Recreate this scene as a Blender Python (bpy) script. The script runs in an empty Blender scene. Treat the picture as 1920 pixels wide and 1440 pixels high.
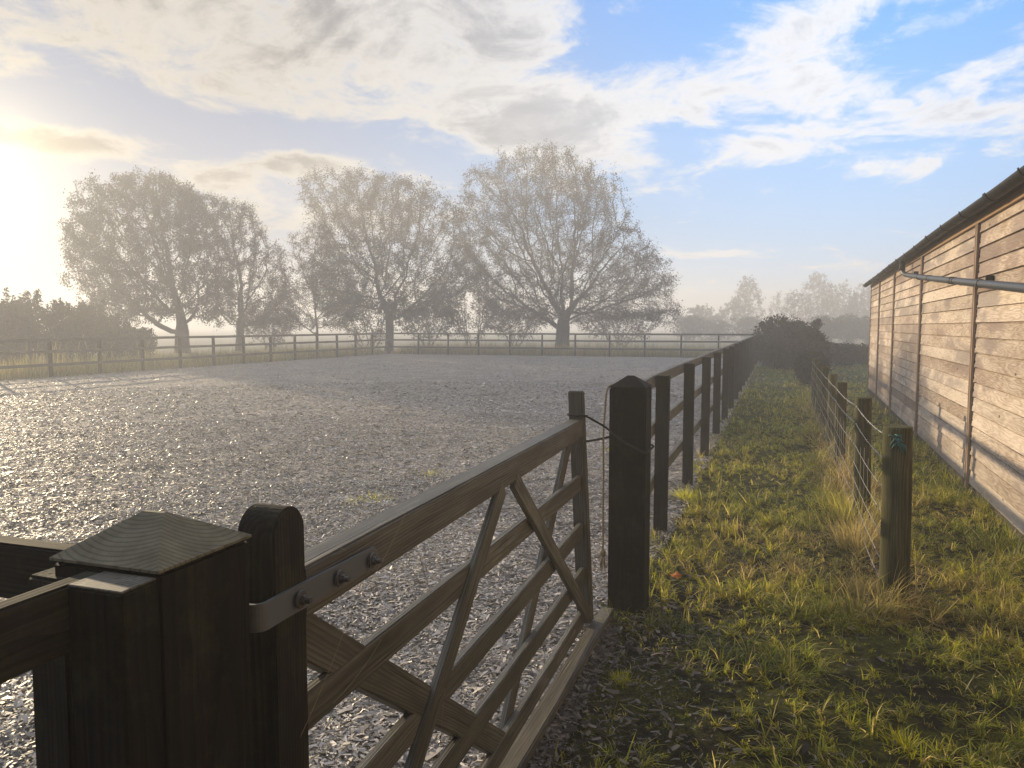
import bpy, bmesh, math, random
import numpy as np
from mathutils import Vector, Matrix

R = math.radians
random.seed(7)
scene = bpy.context.scene
COL = scene.collection

# ------------------------------------------------------------------ camera
CAM_H = 1.60
cam_d = bpy.data.cameras.new("camera")
cam = bpy.data.objects.new("camera", cam_d)
COL.objects.link(cam)
cam.location = (0, 0, CAM_H)
cam.rotation_euler = (R(90 - 4.283), 0, 0)
cam_d.sensor_width = 36.0
cam_d.lens = 27.04
cam_d.clip_start = 0.02
cam_d.clip_end = 3000
scene.camera = cam

# ------------------------------------------------------------------ sun, sky, exposure
SUN_AZ = -38.0      # degrees from +Y, negative = left
SUN_EL = 12.0
sun_dir = Vector((math.sin(R(SUN_AZ)) * math.cos(R(SUN_EL)),
                  math.cos(R(SUN_AZ)) * math.cos(R(SUN_EL)), math.sin(R(SUN_EL))))
sl = bpy.data.lights.new("sun", 'SUN')
sl.energy = 5.0
sl.angle = R(0.9)     # a little softened by the mist
sl.color = (1.0, 0.80, 0.52)
so = bpy.data.objects.new("sun", sl)
COL.objects.link(so)
so.rotation_euler = (-sun_dir).to_track_quat('-Z', 'Y').to_euler()

SKY_STRENGTH = 0.076
EXPOSURE = 0.68
HAZE_DENSITY = 0.0084
HAZE_G = 0.30

scene.view_settings.view_transform = 'Standard'
scene.view_settings.look = 'None'
scene.view_settings.gamma = 1.0
scene.view_settings.exposure = EXPOSURE
cy = scene.cycles
cy.max_bounces = 6
cy.diffuse_bounces = 3
cy.glossy_bounces = 2
cy.transmission_bounces = 3
cy.volume_bounces = 2
cy.transparent_max_bounces = 4
cy.use_denoising = True
cy.sample_clamp_indirect = 4.0
cy.sample_clamp_direct = 12.0
cy.caustics_reflective = False
cy.caustics_refractive = False


class NT:
    """little node-tree writer"""
    def __init__(self, tree):
        self.t = tree
        self.n = tree.nodes
        self.l = tree.links
        self.n.clear()

    def add(self, kind, **kw):
        nd = self.n.new(kind)
        for k, v in kw.items():
            setattr(nd, k, v)
        return nd

    def put(self, sock, v):
        if hasattr(v, 'is_output') or isinstance(v, bpy.types.NodeSocket):
            self.l.new(v, sock)
        elif isinstance(v, (tuple, list)) and sock.type == 'RGBA' and len(v) == 3:
            sock.default_value = (*v, 1)
        else:
            sock.default_value = v

    def math(self, op, a, b=None, c=None, clamp=False):
        nd = self.add('ShaderNodeMath', operation=op, use_clamp=clamp)
        self.put(nd.inputs[0], a)
        if b is not None:
            self.put(nd.inputs[1], b)
        if c is not None:
            self.put(nd.inputs[2], c)
        return nd.outputs[0]

    def vmath(self, op, a, b=None, scale=None):
        nd = self.add('ShaderNodeVectorMath', operation=op)
        self.put(nd.inputs[0], a)
        if b is not None:
            self.put(nd.inputs[1], b)
        if scale is not None:
            self.put(nd.inputs['Scale'], scale)
        return nd.outputs['Value'] if op in ('DOT_PRODUCT', 'LENGTH') else nd.outputs[0]

    def mix(self, f, a, b, blend='MIX', clamp=True):
        nd = self.add('ShaderNodeMix', data_type='RGBA', blend_type=blend)
        nd.clamp_factor = clamp
        self.put(nd.inputs[0], f)
        self.put(nd.inputs[6], a)
        self.put(nd.inputs[7], b)
        return nd.outputs[2]

    def noise(self, vec, scale, detail=4, rough=0.55, dist=0.0, out=0):
        nd = self.add('ShaderNodeTexNoise')
        self.put(nd.inputs['Vector'], vec)
        nd.inputs['Scale'].default_value = scale
        nd.inputs['Detail'].default_value = detail
        nd.inputs['Roughness'].default_value = rough
        nd.inputs['Distortion'].default_value = dist
        return nd.outputs[out]

    def ramp(self, fac, stops, interp='LINEAR'):
        nd = self.add('ShaderNodeValToRGB')
        cr = nd.color_ramp
        cr.interpolation = interp
        while len(cr.elements) > 2:
            cr.elements.remove(cr.elements[-1])
        for i, (p, c) in enumerate(stops):
            e = cr.elements[i] if i < 2 else cr.elements.new(p)
            e.position = p
            e.color = (*c, 1) if len(c) == 3 else c
        self.put(nd.inputs[0], fac)
        return nd.outputs[0]

    def rng(self, v, a, b, c=0.0, d=1.0, smooth=False):
        nd = self.add('ShaderNodeMapRange')
        nd.interpolation_type = 'SMOOTHSTEP' if smooth else 'LINEAR'
        self.put(nd.inputs[0], v)
        for i, x in enumerate((a, b, c, d)):
            nd.inputs[1 + i].default_value = x
        return nd.outputs[0]


def build_world():
    w = bpy.data.worlds.new("World")
    scene.world = w
    w.use_nodes = True
    t = NT(w.node_tree)
    out = t.add('ShaderNodeOutputWorld')
    bg = t.add('ShaderNodeBackground')
    t.l.new(bg.outputs[0], out.inputs[0])
    bg.inputs[1].default_value = SKY_STRENGTH
    sky = t.add('ShaderNodeTexSky', sky_type='NISHITA')
    sky.sun_disc = False
    sky.sun_elevation = R(SUN_EL)
    sky.sun_rotation = R(SUN_AZ)
    sky.air_density = 1.0
    sky.dust_density = 1.2
    sky.ozone_density = 1.5
    tc = t.add('ShaderNodeTexCoord')
    d = tc.outputs['Generated']
    sep = t.add('ShaderNodeSeparateXYZ')
    t.l.new(d, sep.inputs[0])
    X, Y, Z = sep.outputs
    # azimuth (deg, right positive) and elevation (deg)
    az = t.math('MULTIPLY', t.math('ARCTAN2', X, Y), 57.29578)
    el = t.math('MULTIPLY', t.math('ARCSINE', Z), 57.29578)
    gd = Vector((math.sin(R(-35.5)), math.cos(R(-35.5)), math.tan(R(7.8)))).normalized()   # brightest mist, just under the sun
    sd = t.vmath('DOT_PRODUCT', d, tuple(gd))
    ang = t.math('MULTIPLY', t.math('ARCCOSINE', t.math('MINIMUM', sd, 0.99999)), 57.29578)

    def gauss(a0, e0, wa, we, amp, tilt=0.0):
        da = t.math('SUBTRACT', az, a0)
        de = t.math('SUBTRACT', t.math('SUBTRACT', el, e0), t.math('MULTIPLY', da, tilt))
        qa = t.math('MULTIPLY', da, 1.0 / wa)
        qe = t.math('MULTIPLY', de, 1.0 / we)
        s = t.math('ADD', t.math('MULTIPLY', qa, qa), t.math('MULTIPLY', qe, qe))
        return t.math('MULTIPLY', t.math('EXPONENT', t.math('MULTIPLY', s, -1.0)), amp)

    def total(lst):
        s = lst[0]
        for x in lst[1:]:
            s = t.math('ADD', s, x)
        return s

    # cloud coverage: broad sheets laid out by azimuth / elevation
    bias = total([
        gauss(-22, 21.5, 22, 6.0, 0.42, -0.06),   # grey-white bank upper left
        gauss(-3, 18.5, 12, 6.5, 0.34, -0.25),    # falling to the right
        gauss(4, 13, 8, 3.4, 0.26, -0.20),
        gauss(20, 16.5, 16, 3.2, 0.28, 0.05),    # band on the right
        gauss(26, 22, 10, 2.2, 0.22, 0.25),
        gauss(19, 11.8, 6, 1.6, 0.46, 0.0),       # tongue
        gauss(32, 12.6, 6, 1.8, 0.34, -0.1),
        gauss(-30, 11.6, 5.5, 0.9, 0.72, 0.0),
        gauss(-21, 10.2, 3.2, 1.0, 0.60, 0.0),
        gauss(-15, 11.6, 4, 0.9, 0.66, 0.0),
        gauss(-15, 7.4, 8, 1.4, 0.46, 0.0),
        gauss(15, 5.2, 4, 0.4, 0.46, 0.02),
        gauss(26, 10.2, 3.0, 0.8, 0.50, 0.0),
        gauss(-22, 13.2, 11, 1.5, -0.40, -0.05),  # clear lavender strip
        gauss(9, 19.8, 6, 1.5, -0.42, 0.10),     # blue holes
        gauss(12.0, 12.6, 3.4, 1.5, -0.42, -0.05),
        gauss(29, 17.5, 4, 3.0, -0.25, 0.3),
        gauss(24, 8, 20, 3.0, -0.26, 0.0),
        t.rng(el, 26, 42, 0.0, 0.42),             # unseen overhead cloud, added to keep the fill light neutral
    ])
    # texture: direction projected on a cloud plane, stretched
    den = t.math('ADD', Z, 0.16)
    comb = t.add('ShaderNodeCombineXYZ')
    t.put(comb.inputs[0], t.math('DIVIDE', X, den))
    t.put(comb.inputs[1], t.math('MULTIPLY', t.math('DIVIDE', Y, den), 0.85))
    comb.inputs[2].default_value = 3.7
    P = comb.outputs[0]
    n1 = t.noise(P, 2.6, 10, 0.62, 0.9)
    n2 = t.noise(P, 9.0, 9, 0.66, 0.6)
    nn = t.math('ADD', t.math('MULTIPLY', n1, 0.95), t.math('MULTIPLY', n2, 0.45))
    nn = t.math('SUBTRACT', nn, 0.20)
    cov = t.math('ADD', nn, t.math('MULTIPLY', bias, 0.56))
    mask = t.rng(cov, 0.50, 0.72, smooth=True)
    thick = t.rng(cov, 0.64, 0.95, smooth=True)
    # base sky: nishita, gently adjusted
    skc = t.vmath('MULTIPLY', sky.outputs[0], (0.7, 0.7, 0.75))
    skc = t.vmath('MINIMUM', skc, (5.0, 5.0, 6.5))
    clear = t.mix(0.82, skc, t.mix(t.rng(el, 2, 24), (3.6, 7.4, 12.0), (0.15, 4.0, 11.5)))
    # brightness towards the sun
    near = t.math('EXPONENT', t.math('MULTIPLY', ang, -1 / 18.0))
    near2 = t.math('EXPONENT', t.math('MULTIPLY', ang, -1 / 2.5))
    warm_far = t.rng(ang, 12, 62, smooth=True)
    clear = t.mix(t.math('MULTIPLY', t.math('SUBTRACT', 1.0, warm_far), 0.80), clear, (0.9, 1.2, 2.0))
    back = t.rng(ang, 58, 128, 1.0, 0.10, smooth=True)
    cl_thin = t.mix(warm_far, (4.6, 4.4, 4.0), (8.6, 8.8, 9.3))
    cl_thick = t.mix(warm_far, (0.8, 0.8, 0.9), (5.0, 5.4, 6.2))
    n4 = t.noise(t.vmath('ADD', P, (5.3, 1.7, 8.0)), 2.1, 9, 0.6, 0.6)
    thk = t.math('MULTIPLY', t.rng(t.math('ADD', t.math('MULTIPLY', n4, 0.75), t.math('MULTIPLY', thick, 0.30)), 0.32, 0.74, smooth=True), t.rng(cov, 0.60, 0.80, smooth=True))
    cloud = t.mix(thk, cl_thin, cl_thick)
    c = t.mix(t.math('MULTIPLY', mask, 0.92), clear, cloud)
    # glow of thin cloud and mist round the sun
    g1 = t.vmath('SCALE', (0.3, 0.18, 0.04), scale=near)
    g2 = t.vmath('SCALE', (46.0, 37.0, 20.0), scale=near2)
    c = t.vmath('ADD', c, g1)
    c = t.vmath('ADD', c, g2)
    c = t.vmath('SCALE', c, scale=back)
    # the lower hemisphere is not seen: dull ground colour
    c = t.mix(t.rng(Z, -0.03, 0.0), (0.8, 0.8, 0.7), c)
    t.l.new(c, bg.inputs[0])


build_world()

# ------------------------------------------------------------------ helpers
MW = {}


def link(o, parent=None, M=None):
    COL.objects.link(o)
    M = M or Matrix.Identity(4)
    MW[o.name] = M
    if parent is not None:
        o.parent = parent
        o.matrix_basis = MW[parent.name].inverted() @ M
    else:
        o.matrix_basis = M
    return o


def tag(o, label=None, cat=None, group=None, kind=None):
    if label:
        o['label'] = label
    if cat:
        o['category'] = cat
    if group:
        o['group'] = group
    if kind:
        o['kind'] = kind
    return o


def thing(name, loc, label, cat, group=None, rz=0.0):
    o = bpy.data.objects.new(name, None)
    o.empty_display_size = 0.1
    link(o, None, Matrix.Translation(loc) @ Matrix.Rotation(rz, 4, 'Z'))
    return tag(o, label, cat, group)


def mesh_from(name, verts, faces, mat=None, smooth=False):
    me = bpy.data.meshes.new(name)
    me.from_pydata([tuple(v) for v in verts], [], faces)
    me.update()
    if mat:
        me.materials.append(mat)
    if smooth:
        me.polygons.foreach_set('use_smooth', [True] * len(me.polygons))
    return me


def obj(name, me, parent=None, M=None):
    return link(bpy.data.objects.new(name, me), parent, M)


def np_mesh(name, verts, polys, mat, colors=None, smooth=False):
    """verts (n,3); polys = list of (m,k) index arrays"""
    me = bpy.data.meshes.new(name)
    verts = np.ascontiguousarray(verts, dtype=np.float32)
    me.vertices.add(len(verts))
    me.vertices.foreach_set('co', verts.ravel())
    polys = [p for p in polys if len(p)]
    loops = np.concatenate([p.ravel() for p in polys]).astype(np.int32)
    sizes = np.concatenate([np.full(len(p), p.shape[1]) for p in polys]).astype(np.int32)
    starts = np.concatenate([[0], np.cumsum(sizes)[:-1]]).astype(np.int32)
    me.loops.add(len(loops))
    me.loops.foreach_set('vertex_index', loops)
    me.polygons.add(len(sizes))
    me.polygons.foreach_set('loop_start', starts)
    me.polygons.foreach_set('loop_total', sizes)
    if smooth:
        me.polygons.foreach_set('use_smooth', np.ones(len(sizes), dtype=bool))
    me.update(calc_edges=True)
    me.validate()
    if colors is not None:
        ca = me.color_attributes.new('tint', 'FLOAT_COLOR', 'POINT')
        c = np.ones((len(verts), 4), dtype=np.float32)
        c[:, :3] = colors
        ca.data.foreach_set('color', c.ravel())
    me.materials.append(mat)
    return me


def beam_M(p0, xdir=(1, 0, 0), zdir=(0, 0, 1)):
    """matrix whose local Z runs along the timber, local X is as near xdir as possible"""
    z = Vector(zdir).normalized()
    x = Vector(xdir)
    x = (x - z * x.dot(z)).normalized()
    y = z.cross(x)
    M = Matrix((x, y, z)).transposed().to_4x4()
    M.translation = Vector(p0)
    return M


def box_bm(sx, sy, z0, z1, bev=0.004, segs=1, bm=None, jit=0.0):
    bm = bm or bmesh.new()
    vs = [bm.verts.new((x * sx / 2, y * sy / 2, z)) for z in (z0, z1)
          for x, y in ((-1, -1), (1, -1), (1, 1), (-1, 1))]
    fs = [(3, 2, 1, 0), (4, 5, 6, 7), (0, 1, 5, 4), (1, 2, 6, 5), (2, 3, 7, 6), (3, 0, 4, 7)]
    faces = [bm.faces.new([vs[i] for i in f]) for f in fs]
    if bev > 0:
        es = list({e for f in faces for e in f.edges})
        bmesh.ops.bevel(bm, geom=es, offset=bev, segments=segs, affect='EDGES')
    return bm


def bm_mesh(name, bm, mat, smooth=False):
    me = bpy.data.meshes.new(name)
    bm.to_mesh(me)
    bm.free()
    me.materials.append(mat)
    if smooth:
        me.polygons.foreach_set('use_smooth', [True] * len(me.polygons))
    return me


def warp_beam(me, amt, seed):
    """subdivided slight bow so that long timbers are not ruler straight"""
    rnd = random.Random(seed)
    return me


def beam(name, p0, p1, sx, sy, mat, parent=None, xdir=(1, 0, 0), bev=0.004, bow=0.0, seed=0):
    p0, p1 = Vector(p0), Vector(p1)
    d = p1 - p0
    L = d.length
    bm = bmesh.new()
    n = max(1, int(L / 0.45)) if bow else 1
    rings = []
    rnd = random.Random(seed)
    a1, a2 = rnd.uniform(-1, 1), rnd.uniform(-1, 1)
    for i in range(n + 1):
        t = i / n
        ox = bow * a1 * math.sin(math.pi * t)
        oy = bow * a2 * math.sin(math.pi * t) + bow * 0.4 * a1 * math.sin(2 * math.pi * t)
        rings.append([bm.verts.new((x * sx / 2 + ox, y * sy / 2 + oy, L * t))
                      for x, y in ((-1, -1), (1, -1), (1, 1), (-1, 1))])
    for a, b in zip(rings, rings[1:]):
        for k in range(4):
            bm.faces.new((a[k], a[(k + 1) % 4], b[(k + 1) % 4], b[k]))
    bm.faces.new(rings[0][::-1])
    bm.faces.new(rings[-1])
    if bev:
        es = [e for e in bm.edges if len(e.link_faces) == 2 and
              e.link_faces[0].normal.dot(e.link_faces[1].normal) < 0.5]
        bm.normal_update()
        es = [e for e in bm.edges if e.link_faces[0].normal.dot(e.link_faces[1].normal) < 0.5]
        bmesh.ops.bevel(bm, geom=es, offset=bev, segments=2, affect='EDGES')
    return obj(name, bm_mesh(name, bm, mat), parent, beam_M(p0, xdir, d))


def tube_bm(pts, rad, n=8, bm=None, caps=True):
    bm = bm or bmesh.new()
    pts = [Vector(p) for p in pts]
    rads = rad if isinstance(rad, (list, tuple)) else [rad] * len(pts)
    prev = None
    rings = []
    for i, p in enumerate(pts):
        d = (pts[min(i + 1, len(pts) - 1)] - pts[max(i - 1, 0)]).normalized()
        if prev is None:
            a = d.orthogonal().normalized()
        else:
            a = (prev - d * prev.dot(d)).normalized()
        prev = a
        b = d.cross(a)
        rings.append([bm.verts.new(p + (a * math.cos(2 * math.pi * k / n) + b * math.sin(2 * math.pi * k / n)) * rads[i])
                      for k in range(n)])
    for r0, r1 in zip(rings, rings[1:]):
        for k in range(n):
            bm.faces.new((r0[k], r0[(k + 1) % n], r1[(k + 1) % n], r1[k]))
    if caps:
        bm.faces.new(rings[0][::-1])
        bm.faces.new(rings[-1])
    return bm


_rs = np.random.RandomState(11)
_tab = _rs.rand(256, 256)


def vnoise(x, y, s=1.0, o=0.0):
    x = np.asarray(x) * s + 37.1 + o
    y = np.asarray(y) * s + 91.7 - o * 1.7
    xi, yi = np.floor(x).astype(int), np.floor(y).astype(int)
    fx, fy = x - xi, y - yi
    fx, fy = fx * fx * (3 - 2 * fx), fy * fy * (3 - 2 * fy)
    g = lambda a, b: _tab[a % 256, b % 256]
    return (g(xi, yi) * (1 - fx) + g(xi + 1, yi) * fx) * (1 - fy) + (g(xi, yi + 1) * (1 - fx) + g(xi + 1, yi + 1) * fx) * fy


def fbm(x, y, s=1.0, o=0.0, n=4):
    t, a, r = 0, 0.5, 0
    for i in range(n):
        t = t + a * vnoise(x, y, s * 2 ** i, o + i * 7.3)
        r += a
        a *= 0.55
    return t / r


def sstep(a, b, x):
    t = np.clip((x - a) / (b - a), 0, 1)
    return t * t * (3 - 2 * t)


# ------------------------------------------------------------------ layout (metres, camera at the origin)
F = Vector((0.3255, 0.9455, 0))      # along the long side of the arena
Pn = Vector((-0.9455, 0.3255, 0))    # along its short side, to the left
Z3 = Vector((0, 0, 1))
NEAR_POST = Vector((-0.5465, 1.158, 0))
FAR_POST = Vector((0.652, 4.203, 0))


def fence_x(y):
    return 1.145 + 0.3442 * (y - 5.84)


def wire_x(y):
    return 2.20 + 0.349 * (y - 4.33)


def barn_x(y):
    return 1.627 + 0.378 * y


RC = Vector((fence_x(38.3), 38.3, 0))
LC = RC + Pn * 20.6
NC = NEAR_POST + Vector((-0.1, 0.0, 0))


def gz(x, y):
    """height of the grass ground"""
    x, y = np.asarray(x, float), np.asarray(y, float)
    side = sstep(-0.1, 0.9, x - fence_x(y))        # 1 on the grass side
    near = 1 - sstep(24, 40, y)
    z = (fbm(x, y, 1.3, 3.0) - 0.5) * 0.10 + (fbm(x, y, 5.0, 9.0) - 0.5) * 0.045
    z = z * side * near
    z = z - 0.10 * sstep(9, 18, y) * sstep(0.3, 3.0, x - fence_x(y)) * near
    return z + 0.012 * side * near


# ------------------------------------------------------------------ materials
def new_mat(name):
    m = bpy.data.materials.new(name)
    m.use_nodes = True
    t = NT(m.node_tree)
    out = t.add('ShaderNodeOutputMaterial')
    b = t.add('ShaderNodeBsdfPrincipled')
    t.l.new(b.outputs[0], out.inputs[0])
    return m, t, b, out


def bump(t, h, strength, dist, b):
    nd = t.add('ShaderNodeBump')
    nd.inputs['Strength'].default_value = strength
    nd.inputs['Distance'].default_value = dist
    t.put(nd.inputs['Height'], h)
    t.l.new(nd.outputs[0], b.inputs['Normal'])


def wood_mat(name, c_dark, c_mid, c_light, moss=0.3, rough=0.75, spec=0.3, ring=55.0, warpk=0.05, bmp=0.55):
    m, t, b, out = new_mat(name)
    tc = t.add('ShaderNodeTexCoord')
    oi = t.add('ShaderNodeObjectInfo')
    P = tc.outputs['Object']
    rnd = oi.outputs['Random']
    off = t.add('ShaderNodeCombineXYZ')
    t.put(off.inputs[0], t.math('MULTIPLY_ADD', rnd, 0.09, 0.015))
    t.put(off.inputs[1], t.math('MULTIPLY_ADD', rnd, 0.05, -0.06))
    t.put(off.inputs[2], t.math('MULTIPLY', rnd, 31.0))
    Q = t.vmath('ADD', P, off.outputs[0])
    # growth rings round the length axis (z)
    warp = t.noise(t.vmath('MULTIPLY', Q, (6, 6, 1.1)), 1.0, 3, 0.5, 0, 1)
    Q2 = t.vmath('ADD', Q, t.vmath('MULTIPLY', t.vmath('SUBTRACT', warp, (0.5, 0.5, 0.5)), (warpk, warpk, 0)))
    sp = t.add('ShaderNodeSeparateXYZ')
    t.l.new(Q2, sp.inputs[0])
    r2 = t.math('ADD', t.math('MULTIPLY', sp.outputs[0], sp.outputs[0]), t.math('MULTIPLY', sp.outputs[1], sp.outputs[1]))
    rr = t.math('SQRT', r2)
    rings = t.math('FRACT', t.math('MULTIPLY', rr, ring * 2.2))
    rings = t.rng(rings, 0.0, 0.85, 0.0, 1.0, smooth=True)
    fib = t.noise(t.vmath('MULTIPLY', Q, (130, 130, 4.5)), 1.0, 3, 0.6)
    blot = t.noise(t.vmath('MULTIPLY', Q, (9, 9, 2.2)), 1.0, 4, 0.6)
    f = t.math('ADD', t.math('MULTIPLY', rings, 0.22), t.math('MULTIPLY', fib, 0.65))
    f = t.math('ADD', f, t.math('MULTIPLY', t.math('SUBTRACT', blot, 0.5), 0.9))
    col = t.ramp(f, [(0.15, c_dark), (0.45, c_mid), (0.8, c_light)])
    tone = t.math('MULTIPLY_ADD', rnd, 0.4, 0.8)
    col = t.vmath('SCALE', col, scale=tone)
    # moss and algae on blotches
    mn = t.noise(P, 14.0, 5, 0.7)
    mf = t.math('MULTIPLY', t.rng(t.math('ADD', mn, t.math('MULTIPLY', blot, 0.4)), 0.70, 0.95), moss)
    col = t.mix(mf, col, (0.075, 0.085, 0.022))
    # small drying cracks
    cr = t.noise(t.vmath('MULTIPLY', Q, (75, 75, 1.6)), 1.0, 2, 0.4)
    crack = t.rng(cr, 0.66, 0.74)
    col = t.mix(t.math('MULTIPLY', crack, 0.6), col, (0.02, 0.016, 0.012))
    t.l.new(col, b.inputs['Base Color'])
    rv = t.math('ADD', rough - 0.12, t.math('MULTIPLY', fib, 0.25))
    t.l.new(rv, b.inputs['Roughness'])
    b.inputs['Specular IOR Level'].default_value = spec
    h = t.math('SUBTRACT', t.math('ADD', t.math('MULTIPLY', rings, 0.5), fib), t.math('MULTIPLY', crack, 1.5))
    bump(t, h, bmp, 0.0022, b)
    return m


M_rail = wood_mat('weathered rail timber', (0.042, 0.037, 0.028), (0.105, 0.095, 0.073), (0.235, 0.215, 0.172), moss=0.5, rough=0.62, spec=0.45)
M_gate = wood_mat('gate timber', (0.030, 0.027, 0.020), (0.090, 0.082, 0.062), (0.23, 0.21, 0.165), moss=0.5, rough=0.54, spec=0.5)
M_post = wood_mat('darkened post timber', (0.005, 0.0038, 0.0026), (0.010, 0.0076, 0.005), (0.022, 0.017, 0.011), moss=0.25, rough=0.8, spec=0.12)  # base colour darkened to deepen the shade on the near faces
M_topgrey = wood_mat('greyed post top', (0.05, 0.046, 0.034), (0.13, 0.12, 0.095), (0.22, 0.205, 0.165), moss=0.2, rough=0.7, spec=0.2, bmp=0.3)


def cap_mat():
    """sawn end grain: smooth arcs of growth rings round a heart near one corner"""
    m, t, b, out = new_mat('ringed end grain')
    tc = t.add('ShaderNodeTexCoord')
    P = tc.outputs['Object']
    sp = t.add('ShaderNodeSeparateXYZ')
    t.l.new(P, sp.inputs[0])
    w = t.noise(P, 9.0, 2, 0.4)
    x = t.math('ADD', sp.outputs[0], 0.012)
    y = t.math('SUBTRACT', sp.outputs[1], 0.060)
    r = t.math('SQRT', t.math('ADD', t.math('MULTIPLY', x, x), t.math('MULTIPLY', y, y)))
    r = t.math('ADD', r, t.math('MULTIPLY', w, 0.010))
    fr = t.math('FRACT', t.math('MULTIPLY', r, 125.0))
    ring = t.rng(fr, 0.55, 0.95, 0.0, 1.0, smooth=True)
    ring = t.math('MULTIPLY', ring, t.rng(fr, 0.95, 1.0, 1.0, 0.2))
    big = t.noise(P, 16.0, 5, 0.65)
    fine = t.noise(P, 260.0, 3, 0.6)
    base = t.ramp(big, [(0.3, (0.115, 0.102, 0.062)), (0.55, (0.19, 0.172, 0.112)), (0.75, (0.26, 0.237, 0.165))])
    col = t.mix(t.math('MULTIPLY', ring, 0.55), base, (0.045, 0.036, 0.020))
    col = t.mix(t.math('MULTIPLY', t.rng(fine, 0.5, 0.8), 0.25), col, (0.05, 0.045, 0.03))
    t.l.new(col, b.inputs['Base Color'])
    b.inputs['Roughness'].default_value = 0.75
    b.inputs['Specular IOR Level'].default_value = 0.25
    bump(t, t.math('MULTIPLY', ring, -1.0), 0.15, 0.001, b)
    return m


M_postcap = cap_mat()
M_round = wood_mat('green treated round timber', (0.028, 0.027, 0.010), (0.070, 0.066, 0.025), (0.20, 0.165, 0.09), moss=0.6, rough=0.85, spec=0.12)


def simple_mat(name, col, rough=0.5, metal=0.0, spec=0.5, nscale=30, namp=0.3, bstr=0.2, bdist=0.001):
    m, t, b, out = new_mat(name)
    tc = t.add('ShaderNodeTexCoord')
    n = t.noise(tc.outputs['Object'], nscale, 5, 0.6)
    k = t.math('MULTIPLY_ADD', n, 2 * namp, 1 - namp)
    t.l.new(t.vmath('SCALE', col, scale=k), b.inputs['Base Color'])
    t.l.new(t.rng(n, 0.2, 0.8, rough * 0.75, min(1, rough * 1.25)), b.inputs['Roughness'])
    b.inputs['Metallic'].default_value = metal
    b.inputs['Specular IOR Level'].default_value = spec
    bump(t, n, bstr, bdist, b)
    return m


M_zinc = simple_mat('galvanised steel', (0.13, 0.14, 0.15), 0.55, 0.25, 0.4, 60, 0.25)
M_bolt = simple_mat('weathered bolt steel', (0.10, 0.095, 0.09), 0.55, 0.6, 0.5, 90, 0.4)
M_wire = simple_mat('galvanised wire', (0.42, 0.41, 0.39), 0.5, 0.3, 0.5, 60, 0.2)
M_rope = simple_mat('frayed rope fibre', (0.33, 0.27, 0.18), 0.9, 0, 0.2, 200, 0.4, 0.5, 0.002)
M_ropedark = simple_mat('dark wet rope', (0.028, 0.026, 0.024), 0.7, 0, 0.3, 200, 0.4, 0.5, 0.002)
M_twine = simple_mat('blue green baler twine', (0.02, 0.13, 0.12), 0.6, 0, 0.4, 120, 0.3)
M_gutter = simple_mat('black plastic gutter', (0.012, 0.012, 0.013), 0.55, 0, 0.10, 12, 0.5)
M_pipe = simple_mat('grey plastic downpipe', (0.035, 0.042, 0.053), 0.42, 0, 0.25, 9, 0.25)
M_collar = simple_mat('dark pipe joint', (0.025, 0.027, 0.03), 0.5, 0, 0.2, 9, 0.25)
M_roof = simple_mat('dark roofing sheet', (0.03, 0.028, 0.028), 0.9, 0, 0.05, 14, 0.4)
M_plinth = simple_mat('damp concrete plinth', (0.085, 0.075, 0.058), 0.9, 0, 0.1, 9, 0.7, 0.6, 0.006)
M_fascia = simple_mat('fascia board timber', (0.26, 0.15, 0.07), 0.7, 0, 0.3, 18, 0.35)


def tint_mat(name, trans=0.35, rough=0.6, spec=0.25, k=1.0):
    m, t, b, out = new_mat(name)
    at = t.add('ShaderNodeAttribute')
    at.attribute_name = 'tint'
    c = t.vmath('SCALE', at.outputs['Color'], scale=k)
    t.l.new(c, b.inputs['Base Color'])
    b.inputs['Roughness'].default_value = rough
    b.inputs['Specular IOR Level'].default_value = spec
    if trans > 0:
        tr = t.add('ShaderNodeBsdfTranslucent')
        t.l.new(c, tr.inputs[0])
        mx = t.add('ShaderNodeMixShader')
        mx.inputs[0].default_value = trans
        t.l.new(b.outputs[0], mx.inputs[1])
        t.l.new(tr.outputs[0], mx.inputs[2])
        t.l.new(mx.outputs[0], out.inputs[0])
    return m


M_grass = tint_mat('grass blades', 0.55, 0.45, 0.4, 1.2)
M_leaf = tint_mat('leaves', 0.08, 0.9, 0.03, 0.5)
M_chip = tint_mat('wet bark chips', 0.0, 0.5, 0.45, 0.95)
M_slate = tint_mat('dark trodden chips', 0.0, 0.75, 0.12, 1.0)


def bark_mat():
    m, t, b, out = new_mat('bark')
    tc = t.add('ShaderNodeTexCoord')
    P = tc.outputs['Object']
    n = t.noise(t.vmath('MULTIPLY', P, (5, 5, 1.2)), 2.0, 6, 0.65)
    t.l.new(t.ramp(n, [(0.3, (0.014, 0.012, 0.009)), (0.7, (0.045, 0.038, 0.030))]), b.inputs['Base Color'])
    b.inputs['Roughness'].default_value = 0.9
    bump(t, n, 0.8, 0.05, b)
    return m


M_bark = bark_mat()


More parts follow.
